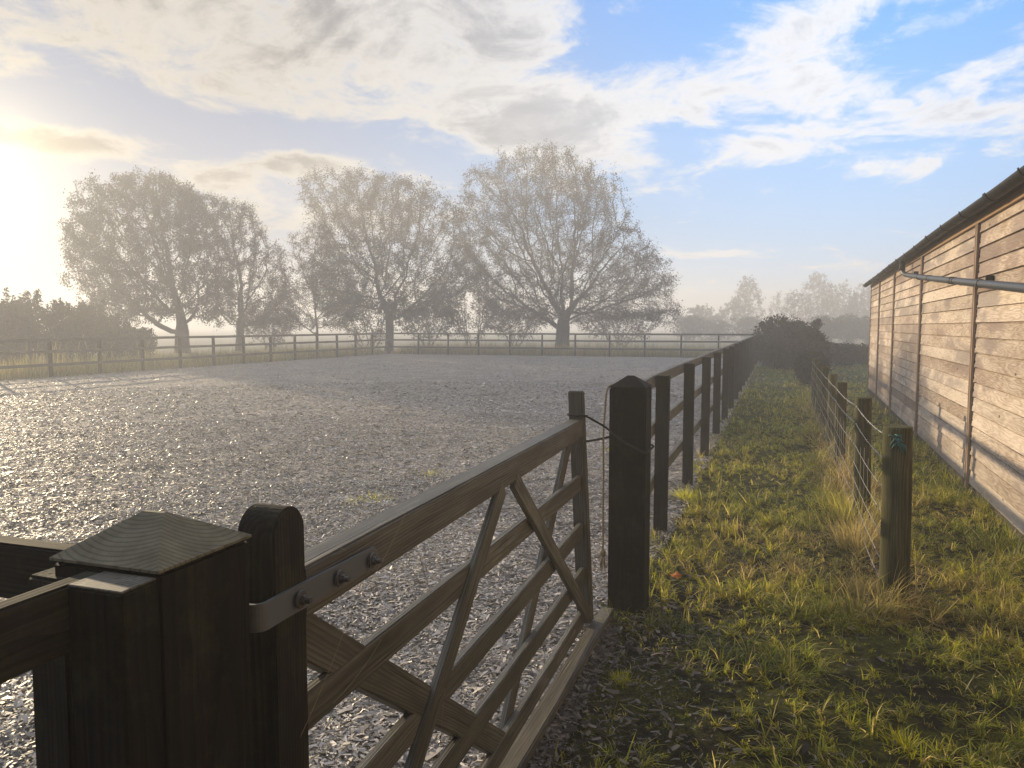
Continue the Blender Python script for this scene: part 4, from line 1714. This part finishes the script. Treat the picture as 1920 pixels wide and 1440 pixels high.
def tree_mesh(N, par, rad, name, flare=1.25):
    """each parent-child link a tapered 5-sided tube"""
    cnt = len(N)
    ch = np.where(par >= 0)[0]
    a, b = N[par[ch]], N[ch]
    ra, rb = np.minimum(rad[par[ch]], rad[ch] * 1.5), rad[ch]
    d = b - a
    L = np.linalg.norm(d, axis=1)
    d = d / L[:, None]
    ref = np.where(np.abs(d[:, 2:3]) > 0.9, np.array([[1.0, 0, 0]]), np.array([[0, 0, 1.0]]))
    u = np.cross(d, ref)
    u /= np.linalg.norm(u, axis=1)[:, None]
    w = np.cross(d, u)
    k = 6
    m = len(ch)
    v = np.zeros((m, 2 * k, 3))
    zf = 1 + (flare - 1) * np.exp(-np.clip(a[:, 2], 0, None) / 0.35)
    zg = 1 + (flare - 1) * np.exp(-np.clip(b[:, 2], 0, None) / 0.35)
    for i in range(k):
        th = 2 * math.pi * i / k
        dirn = u * math.cos(th) + w * math.sin(th)
        v[:, i] = a - d * (ra * 0.3)[:, None] + dirn * (ra * zf)[:, None]
        v[:, k + i] = b + d * (rb * 0.3)[:, None] + dirn * (rb * zg)[:, None]
    base = np.arange(m)[:, None] * 2 * k
    q = np.concatenate([base + np.array([i, (i + 1) % k, k + (i + 1) % k, k + i]) for i in range(k)])
    return np_mesh(name, v.reshape(-1, 3), [q], M_bark, smooth=True)


def twigs(N, par, rad, kids, rs, per_tip, L0):
    """fine twigs at the outer nodes, returned as extra nodes"""
    outer = np.where(rad < 0.036)[0]
    outer = outer[rs.rand(len(outer)) < 1.0]
    n = len(outer) * per_tip
    src = np.repeat(outer, per_tip)
    base = N[src]
    pd = N[src] - N[np.maximum(par[src], 0)]
    pd /= np.linalg.norm(pd, axis=1)[:, None] + 1e-9
    v = pd + rs.normal(0, 0.75, (n, 3))
    v /= np.linalg.norm(v, axis=1)[:, None]
    L = rs.uniform(0.4, 1.0, n) * L0
    mid = base + v * (L * 0.5)[:, None]
    v2 = v + rs.normal(0, 0.3, (n, 3))
    v2[:, 2] += 0.1
    v2 /= np.linalg.norm(v2, axis=1)[:, None]
    tip = mid + v2 * (L * 0.5)[:, None]
    # three-sided needles
    w = np.full(n, 0.007)
    ref = np.cross(v, np.array([0.3, 0.5, 0.8]))
    ref /= np.linalg.norm(ref, axis=1)[:, None]
    r2 = np.cross(v, ref)
    V = np.zeros((n, 7, 3))
    for i in range(3):
        th = 2 * math.pi * i / 3
        dn = ref * math.cos(th) + r2 * math.sin(th)
        V[:, i] = base + dn * w[:, None]
        V[:, 3 + i] = mid + dn * (w * 0.7)[:, None]
    V[:, 6] = tip
    b = np.arange(n)[:, None] * 7
    q = np.concatenate([b + np.array([i, (i + 1) % 3, 3 + (i + 1) % 3, 3 + i]) for i in range(3)])
    t3 = np.concatenate([b + np.array([3 + i, 3 + (i + 1) % 3, 6]) for i in range(3)])
    return V.reshape(-1, 3), q, t3, np.concatenate([mid, tip])


def leaves_mesh(pts, rs, count, size, spread, palette, name, droop=0.3, clump=0.0):
    if clump:
        nz = vnoise(pts[:, 0] * 1.0 + pts[:, 1] * 0.6, pts[:, 2] * 1.0 + pts[:, 1] * 0.5, 1.1) * 0.6 + vnoise(pts[:, 0] + 9, pts[:, 2] - pts[:, 1], 2.6) * 0.4
        keep = nz > np.quantile(nz, clump)
        pts = pts[keep | (rs.rand(len(pts)) < 0.16)]
    c = pts[rs.randint(0, len(pts), count)] + rs.normal(0, spread, (count, 3))
    n = count
    a = rs.uniform(0, 6.28, n)
    el = rs.normal(-droop, 0.6, n)
    ex = np.stack([np.cos(a) * np.cos(el), np.sin(a) * np.cos(el), np.sin(el)], 1)
    rnd = rs.normal(0, 1, (n, 3))
    ey = np.cross(ex, rnd)
    ey /= np.linalg.norm(ey, axis=1)[:, None]
    s = size * rs.uniform(0.6, 1.3, n)
    V = np.zeros((n, 4, 3))
    V[:, 0] = c - ex * (s * 0.5)[:, None]
    V[:, 1] = c + ey * (s * 0.36)[:, None]
    V[:, 2] = c + ex * (s * 0.55)[:, None]
    V[:, 3] = c - ey * (s * 0.36)[:, None]
    col = np.array(palette)[rs.randint(0, len(palette), n)] * rs.uniform(0.6, 1.3, (n, 1))
    # clumps of differing tone through the crown
    q = np.arange(n)[:, None] * 4 + np.arange(4)
    tone = 0.7 + 0.6 * vnoise(c[:, 0] + c[:, 1] * 0.7, c[:, 2], 0.9)
    col = col * tone[:, None]
    return np_mesh(name, V.reshape(-1, 3), [q], M_leaf, np.repeat(col, 4, axis=0))


PAL_OAK = [(0.16, 0.095, 0.035), (0.12, 0.085, 0.035), (0.09, 0.085, 0.03), (0.20, 0.12, 0.045)]
PAL_BEECH = [(0.14, 0.10, 0.035), (0.10, 0.095, 0.03), (0.08, 0.075, 0.03)]
PAL_BROWN = [(0.11, 0.075, 0.04), (0.085, 0.065, 0.038), (0.14, 0.09, 0.045), (0.07, 0.06, 0.035)]
PAL_GREEN = [(0.05, 0.075, 0.025), (0.04, 0.06, 0.02), (0.07, 0.085, 0.03)]
PAL_DARK = [(0.025, 0.035, 0.015), (0.035, 0.045, 0.018), (0.045, 0.05, 0.022)]


def tree(name, px, depth, poly, seed, label, cat='tree', group=None, n_attr=900, leaves=14000, size=0.13, pal=PAL_OAK,
         twig=2, twig_len=0.55, stems=1, trunk_h=None, kill=0.55, step=0.32, spread=0.10, thick=1.0, diam=None, lean=0.0, base_z=0.0, droop=0.3, clump=0.36):
    poly_m = sil(poly, depth, px)
    N, par, rad, kids = grow_tree(poly_m, seed, n_attr, trunk_h, step=step, kill=kill, stems=stems, lean=lean)
    if diam:
        f_ = diam / 2 / rad[0]
        rad = rad * (1 + (f_ - 1) * (rad / rad[0]) ** 0.9)
    x = (px - 960) / CAMF * depth
    root = thing(name, (x, depth, base_z), label, cat, group)
    M = MW[root.name]
    rs = np.random.RandomState(seed + 100)
    obj('trunk', tree_mesh(N, par, rad * thick, 'trunk'), root, M)
    V, q, t3, tips = twigs(N, par, np.where(kids == 0, 0.01, rad), kids, rs, twig, twig_len)
    tw = np_mesh('twigs', V, [q, t3], M_bark)
    obj('twigs', tw, root, M)
    if leaves:
        obj('crown', leaves_mesh(tips, rs, leaves, size, spread, pal, 'crown', droop, clump), root, M)
    return root


T1 = [(140, 388), (170, 355), (215, 340), (262, 332), (305, 332), (345, 348), (385, 362), (408, 395), (420, 440), (440, 500), (436, 560),
      (400, 596), (350, 604), (300, 590), (250, 596), (225, 625), (200, 600), (175, 555), (158, 500), (152, 440), (160, 410)]
T1B = [(372, 372), (405, 366), (445, 376), (475, 398), (496, 425), (520, 460), (540, 520), (556, 580), (510, 618), (420, 614), (396, 560), (388, 480)]
T2 = [(560, 440), (592, 418), (632, 440), (660, 500), (672, 570), (650, 618), (530, 620), (500, 570), (515, 500)]
T3 = [(568, 335), (600, 324), (660, 326), (720, 336), (780, 350), (835, 368), (874, 400), (884, 470), (880, 540), (850, 598), (760, 600), (700, 588),
      (640, 602), (590, 585), (596, 500), (636, 440), (590, 410), (566, 372)]
T4 = [(868, 340), (915, 318), (960, 290), (1010, 284), (1060, 300), (1100, 322), (1150, 358), (1162, 430), (1200, 458), (1240, 488), (1256, 540),
      (1274, 590), (1262, 616), (1200, 604), (1130, 612), (1000, 602), (940, 612), (900, 580), (872, 520), (852, 450), (862, 390)]

G_T = 'trees standing in mist beyond the arena'
tree('beech_tree', 343, 47, T1, 3, 'spreading tree left of the group with dense drooping leaves on a short forked trunk', group=G_T,
     n_attr=2000, leaves=80000, size=0.10, twig=7, twig_len=0.6, pal=PAL_BEECH, droop=0.6, diam=0.8, trunk_h=1.6)
tree('bare_tree', 450, 51, T1B, 5, 'thinner half bare tree just right of the dense leftmost tree', group=G_T, n_attr=1100, leaves=34000, size=0.085, twig=8, diam=0.5, pal=PAL_BROWN, trunk_h=1.5)
tree('bare_tree', 596, 56, T2, 9, 'faint slender tree between the leftmost pair and the wide central oak', group=G_T, n_attr=1000, leaves=24000, size=0.085, twig=7, pal=PAL_BROWN, trunk_h=1.5)
tree('oak_tree', 730, 50, T3, 12, 'wide autumn oak in the middle with a long limb reaching up left', group=G_T, n_attr=2200, leaves=80000, size=0.085, trunk_h=2.0, twig=8, twig_len=0.7, diam=0.55, pal=PAL_BROWN)
tree('oak_tree', 1055, 52, T4, 17, 'largest oak with a tall domed crown at the right of the group', group=G_T, n_attr=3200, leaves=112000, size=0.082,
     trunk_h=1.9, diam=1.0, twig=8, twig_len=0.7, pal=PAL_BROWN)


def ell(cx, top, w, bot, k=0.55):
    out = []
    for i in range(14):
        a = 2 * math.pi * i / 14
        zc = (top + bot) / 2
        out.append((cx + w / 2 * math.cos(a), zc - (bot - top) / 2 * math.sin(a)))
    return out


G_S = 'shrubs beneath the misty trees'
for px, dp_, top, w, seed, lab, lv, pal in (
        (690, 51, 520, 120, 31, 'leafy multi stemmed shrub leaning beside the trunk of the central oak', 3200, PAL_OAK),
        (800, 54, 540, 130, 32, 'wide green shrub right of the central oak trunk', 4200, PAL_GREEN),
        (880, 56, 490, 120, 33, 'thin stemmed sapling between the two big oaks', 3600, PAL_OAK),
        (965, 55, 550, 130, 34, 'low bushy shrub left of the largest oak trunk', 3200, PAL_OAK),
        (505, 54, 560, 110, 36, 'low thicket between the thinner tree and the faint slender tree', 3200, PAL_OAK),
        (1160, 58, 575, 150, 37, 'low thicket under the right side of the largest oak', 2600, PAL_OAK)):
    tree('shrub', px, dp_, ell(px, top, w, 640), seed, lab, 'shrub', G_S, n_attr=380, leaves=int(lv * 1.3), size=0.12, stems=6, trunk_h=0.5, kill=0.4, step=0.25, pal=pal, twig_len=0.6, twig=3)

G_F = 'pale trees in the mist far beyond the barn'
for px, dp_, top, w, seed, lab, lv in (
        (1400, 125, 522, 62, 41, 'pale pointed tree in deep mist left of the dark round bush top', 4500),
        (1455, 135, 548, 34, 42, 'thin bare misty tree above the dark round bush', 900),
        (1530, 130, 514, 74, 43, 'tallest misty tree in the far clump left of the barn', 5200),
        (1578, 135, 528, 50, 44, 'slender misty tree in the middle of the far clump', 2600),
        (1618, 128, 532, 60, 45, 'misty tree of the far clump nearest the barn corner', 3600),
        (1312, 115, 576, 96, 46, 'low wide misty tree just right of the largest oak', 4200)):
    cone = [(px - w * .12, top), (px + w * .12, top + 2), (px + w * .34, top + 28), (px + w * .5, 585), (px + w * .4, 606), (px - w * .4, 606), (px - w * .5, 580), (px - w * .32, top + 30)]
    tree('misty_tree', px, dp_, cone, seed, lab, 'tree', G_F, n_attr=700, leaves=int(lv * 1.1), size=0.22, step=0.5, kill=0.7, twig_len=0.9, thick=1.6, twig=3)


for px, dp_, top, w, seed, lab, lv in (
        (1488, 118, 545, 46, 141, 'short misty tree just above the right half of the dark bush', 2600),
        (1552, 122, 532, 46, 142, 'misty sapling between the two tallest trees of the far clump', 2200),
        (1600, 118, 548, 44, 143, 'lower misty tree among the far clump, second from the barn', 2600),
        (1650, 120, 530, 60, 144, 'misty tree partly hidden behind the barn corner', 3000),
        (1372, 118, 562, 50, 145, 'small misty tree between the low wide one and the pointed one', 2200)):
    cone = [(px - w * .16, top), (px + w * .16, top + 2), (px + w * .42, top + 22), (px + w * .55, 592), (px + w * .4, 612), (px - w * .4, 612), (px - w * .55, 590), (px - w * .4, top + 24)]
    tree('misty_tree', px, dp_, cone, seed, lab, 'tree', G_F, n_attr=500, leaves=lv, size=0.22, step=0.5, kill=0.7, twig_len=0.9, thick=1.6, twig=3, trunk_h=1.2)


# bushes : shells of leafy shoots
def bush(name, x, y, rx, ry, h, seed, label, cat, group, n, size, pal, lumps=9, base=0.0, twigc=160, spike=0.07):
    rs = np.random.RandomState(seed)
    root = thing(name, (x, y, base), label, cat, group)
    M = MW[root.name]
    cs = []
    for i in range(lumps):
        a = rs.uniform(0, 6.28)
        r = rs.uniform(0.15, 0.62)
        cs.append((math.cos(a) * r * rx, math.sin(a) * r * ry, h * rs.uniform(0.30, 0.66), rs.uniform(0.30, 0.48)))
    cs.append((0, 0, h * 0.55, 0.52))
    P = []
    per = n // len(cs)
    for (cx, cy_, cz, k) in cs:
        d = rs.normal(0, 1, (per, 3))
        d /= np.linalg.norm(d, axis=1)[:, None]
        rr = rs.uniform(0.55, 1.06, per) ** 0.5
        p = d * rr[:, None] * np.array([rx * k * 1.25, ry * k * 1.25, h * k * 0.95]) + np.array([cx, cy_, cz])
        P.append(p)
    for i in range(18):
        a = rs.uniform(0, 6.28)
        r = rs.uniform(0, 0.85)
        b0 = np.array([math.cos(a) * r * rx, math.sin(a) * r * ry, h * rs.uniform(0.6, 0.9)])
        m = n // 90
        tt = rs.rand(m, 1)
        P.append(b0 + tt * np.array([rs.normal(0, 0.1), rs.normal(0, 0.1), spike * h]) + rs.normal(0, 0.03 * h, (m, 3)) * (1.2 - tt))
    P = np.concatenate(P)
    P[:, 2] = np.abs(P[:, 2])
    P[:, 2] *= np.minimum(1, h * 1.02 / max(P[:, 2].max(), 1e-3))
    idx = rs.randint(0, len(P), n)
    obj('foliage', leaves_mesh(P, rs, n, size, 0.03, pal, 'foliage', -0.35), root, M)
    bm = bmesh.new()
    for i in range(twigc):
        t = P[rs.randint(0, len(P))]
        b0 = Vector((rs.normal(0, 0.12 * rx), rs.normal(0, 0.12 * ry), 0))
        e = Vector(t) * 1.02
        m_ = b0.lerp(e, 0.5) + Vector((0, 0, 0.12 * h))
        tube_bm([b0, m_, e], [0.022, 0.012, 0.004], 4, bm, caps=False)
    obj('stems', bm_mesh('stems', bm, M_bark), root, M)
    return root


# dark round bush closing the track, and the growth trailing towards us from it
X = lambda px, d: (px - 960) / CAMF * d
bush('evergreen_bush', X(1470, 29), 29.0, 1.35, 1.6, 2.02, 51, 'dark rounded evergreen bush closing the end of the grass track', 'bush', None, 26000, 0.075, PAL_DARK, 12)
bush('evergreen_bush', X(1512, 25.5), 25.5, 0.62, 1.3, 1.62, 52, 'lower dark bush on the right shoulder of the rounded evergreen', 'bush', None, 12000, 0.065, PAL_DARK, 8)
bush('evergreen_bush', X(1518, 21.5), 21.5, 0.40, 1.3, 0.95, 53, 'low dark scrub trailing beside the track before the round posts', 'bush', None, 8000, 0.05, PAL_DARK, 8)
G_H = 'low dark hedge plants beyond the barn corner'
for i, (px, d, hh) in enumerate(((1548, 31, 0.98), (1585, 32, 0.90), (1622, 33, 0.86), (1660, 34, 0.9))):
    bush('hedge_bush', X(px, d), d, 0.85, 0.7, hh, 60 + i,
         ['hedge plant beside the dark round bush, left end of the low hedge', 'second hedge plant from the round bush in the low hedge',
          'low hedge plant at the barn corner', 'low hedge plant half hidden behind the barn corner'][i], 'bush', G_H, 5000, 0.07, PAL_DARK, 6)
G_W = 'misty thickets at the foot of the far trees'
for i, (px, d, rx, hh) in enumerate(((1545, 72, 2.0, 2.6), (1590, 76, 2.2, 2.9), (1632, 74, 2.0, 2.5), (1290, 88, 2.8, 2.9), (1345, 92, 2.6, 2.4), (1400, 90, 2.4, 2.8))):
    bush('thicket', X(px, d), d, rx, 1.6, hh, 160 + i,
         ['misty thicket just right of the dark bush above the low hedge', 'middle misty thicket between the dark bush and the barn',
          'misty thicket against the barn corner', 'pale thicket beyond the far rails right of the largest oak',
          'lowest pale thicket beyond the far rails', 'pale thicket beyond the rails touching the left side of the dark bush'][i],
         'thicket', G_W, 5000, 0.16, PAL_BROWN, 7, twigc=60)
G_L = 'bushes beyond the left rails'
for i, (px, d, rx, hh) in enumerate(((-60, 34, 2.0, 3.0), (12, 33, 1.4, 2.7), (52, 35, 0.9, 3.2), (108, 34, 1.1, 2.75), (160, 36, 1.1, 2.85), (212, 37, 1.1, 2.2), (248, 36, 0.8, 1.6))):
    bush('hawthorn_bush', X(px, d), d, rx, 1.4, hh, 70 + i,
         ['bush at the very left edge under the sun glow', 'broad bush near the left edge below the sun', 'taller bush with an upright tuft near the left edge',
          'bush right of the tufted one along the left rails', 'bush with loose top between the left rails and the dense tree',
          'smaller bush before the leftmost tree', 'smallest bush of the row nearest the leftmost tree'][i],
         'bush', G_L, 9000, 0.10, PAL_GREEN, 8, twigc=80, spike=0.2)


# unseen hedge added behind the camera to shade near sides of posts and gate
for i in range(5):
    bush('added_shade_hedge', -7.5 + 3.6 * i, -4.2 - 0.3 * (i % 2), 2.3, 1.5, 5.2, 90 + i,
         'unseen tall dark conifer added behind the photographer to block light, number %s from the arena side' % ('one', 'two', 'three', 'four', 'five')[i], 'conifer',
         'unseen hedge added behind the photographer to block light', 9000, 0.34, PAL_DARK, 10, twigc=30)

# ------------------------------------------------------------------ small plants by the track
def tuft(x, y, n, h, col, label, name='grass_tuft', cat='grass tuft', spread=0.03, w=0.004, group=None):
    rs = np.random.RandomState(int(abs(x * 1000 + y * 77)) % 9999)
    a = rs.uniform(0, 6.28, n)
    r = np.abs(rs.normal(0, spread, n))
    px, py = np.cos(a) * r, np.sin(a) * r
    z0 = float(gz(x, y))
    c = np.array(col) * rs.uniform(0.7, 1.3, (n, 1))
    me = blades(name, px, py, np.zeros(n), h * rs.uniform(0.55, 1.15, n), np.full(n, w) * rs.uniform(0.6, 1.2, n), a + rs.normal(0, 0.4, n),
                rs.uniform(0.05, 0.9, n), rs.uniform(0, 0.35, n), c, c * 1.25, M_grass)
    o = obj(name, me, None, Matrix.Translation((x, y, z0 - 0.003)))
    return tag(o, label, cat, group)


def gpx(px, py):
    d = CAM_H * CAMF / (py - 612)
    return (px - 960) / CAMF * d, d


tuft(*gpx(1172, 1300), 220, 0.055, G_LIME * 0.9, 'bright green grass tuft alone on the dark earth right of the gate', spread=0.03)
tuft(*gpx(1290, 945), 160, 0.16, G_LIME * 1.0, 'bright grass clump at the foot of the rail fence beyond the dark gate post', spread=0.06, w=0.006)
tuft(*gpx(1725, 1440), 160, 0.07, G_LIME * 0.8, 'yellow green grass tuft at the bottom right edge of the picture', spread=0.04)
tuft(*gpx(1632, 1130), 260, 0.16, G_STRAW * 0.8, 'straw coloured long grass clump against the left foot of the nearest round post', spread=0.07, w=0.004)
tuft(*gpx(1618, 1040), 420, 0.26, G_STRAW * 0.9, 'tall golden dead grass under the wire behind the nearest round post', spread=0.13, w=0.004)
tuft(*gpx(1600, 985), 420, 0.34, (G_STRAW + G_LIME) / 2, 'tall yellow green grass under the wire between the first two round posts', spread=0.13, w=0.004)
tuft(*gpx(1735, 1145), 200, 0.10, G_RUST * 0.6, 'reddish dead grass clump right of the nearest round post foot', spread=0.06, w=0.004)
for i, (px, py, lab) in enumerate(((655, 950, 'small weed in the arena nearest the round headed gate stile'), (805, 895, 'small weed on the chips left of the gate middle'),
                                  (700, 940, 'pale weed on the chips beyond the hinge end of the gate'), (1145, 850, 'weed growing beside the dark gate post inside the arena'))):
    tuft(*gpx(px, py), 110, 0.075, G_LIME * 1.1, lab, name='weed', cat='weed', spread=0.12, group='weeds on the arena')

# fallen leaves
rs_ = random.Random(77)
x, y = gpx(1273, 1100)
bm = bmesh.new()
ctr = bm.verts.new((0, 0, 0.006))
ring = []
for i in range(14):
    a = 2 * math.pi * i / 14
    r = 0.032 * (1 + 0.35 * math.cos(5 * a))
    ring.append(bm.verts.new((r * math.cos(a), r * math.sin(a) * 0.8, 0.008 * math.sin(2 * a))))
for i in range(14):
    bm.faces.new((ctr, ring[i], ring[(i + 1) % 14]))
M_ol = simple_mat('orange leaf', (0.65, 0.19, 0.02), 0.5, 0, 0.4, 60, 0.2)
tag(obj('fallen_leaf', bm_mesh('fallen_leaf', bm, M_ol), None, Matrix.Translation((x, y, float(gz(x, y)) + 0.035)) @ Matrix.Rotation(0.5, 4, 'X')),
    'orange fallen leaf lying in the grass right of the dark gate post', 'leaf')

# ------------------------------------------------------------------ haze
def haze():
    m = bpy.data.materials.new('morning mist')
    m.use_nodes = True
    t = NT(m.node_tree)
    out = t.add('ShaderNodeOutputMaterial')
    v = t.add('ShaderNodeVolumePrincipled')
    v.inputs['Color'].default_value = (0.93, 0.94, 0.96, 1)
    v.inputs['Density'].default_value = HAZE_DENSITY
    v.inputs['Anisotropy'].default_value = HAZE_G
    t.l.new(v.outputs[0], out.inputs['Volume'])
    x0, x1, y0, y1, z0, z1 = -430, 430, -70, 530, -1.5, 14.5
    V = [(x, y, z) for z in (z0, z1) for x, y in ((x0, y0), (x1, y0), (x1, y1), (x0, y1))]
    me = mesh_from('haze', V, [(3, 2, 1, 0), (4, 5, 6, 7), (0, 1, 5, 4), (1, 2, 6, 5), (2, 3, 7, 6), (3, 0, 4, 7)], m)
    tag(obj('haze', me), 'pale morning mist filling the air over the arena and fields', 'mist', kind='stuff')


haze()
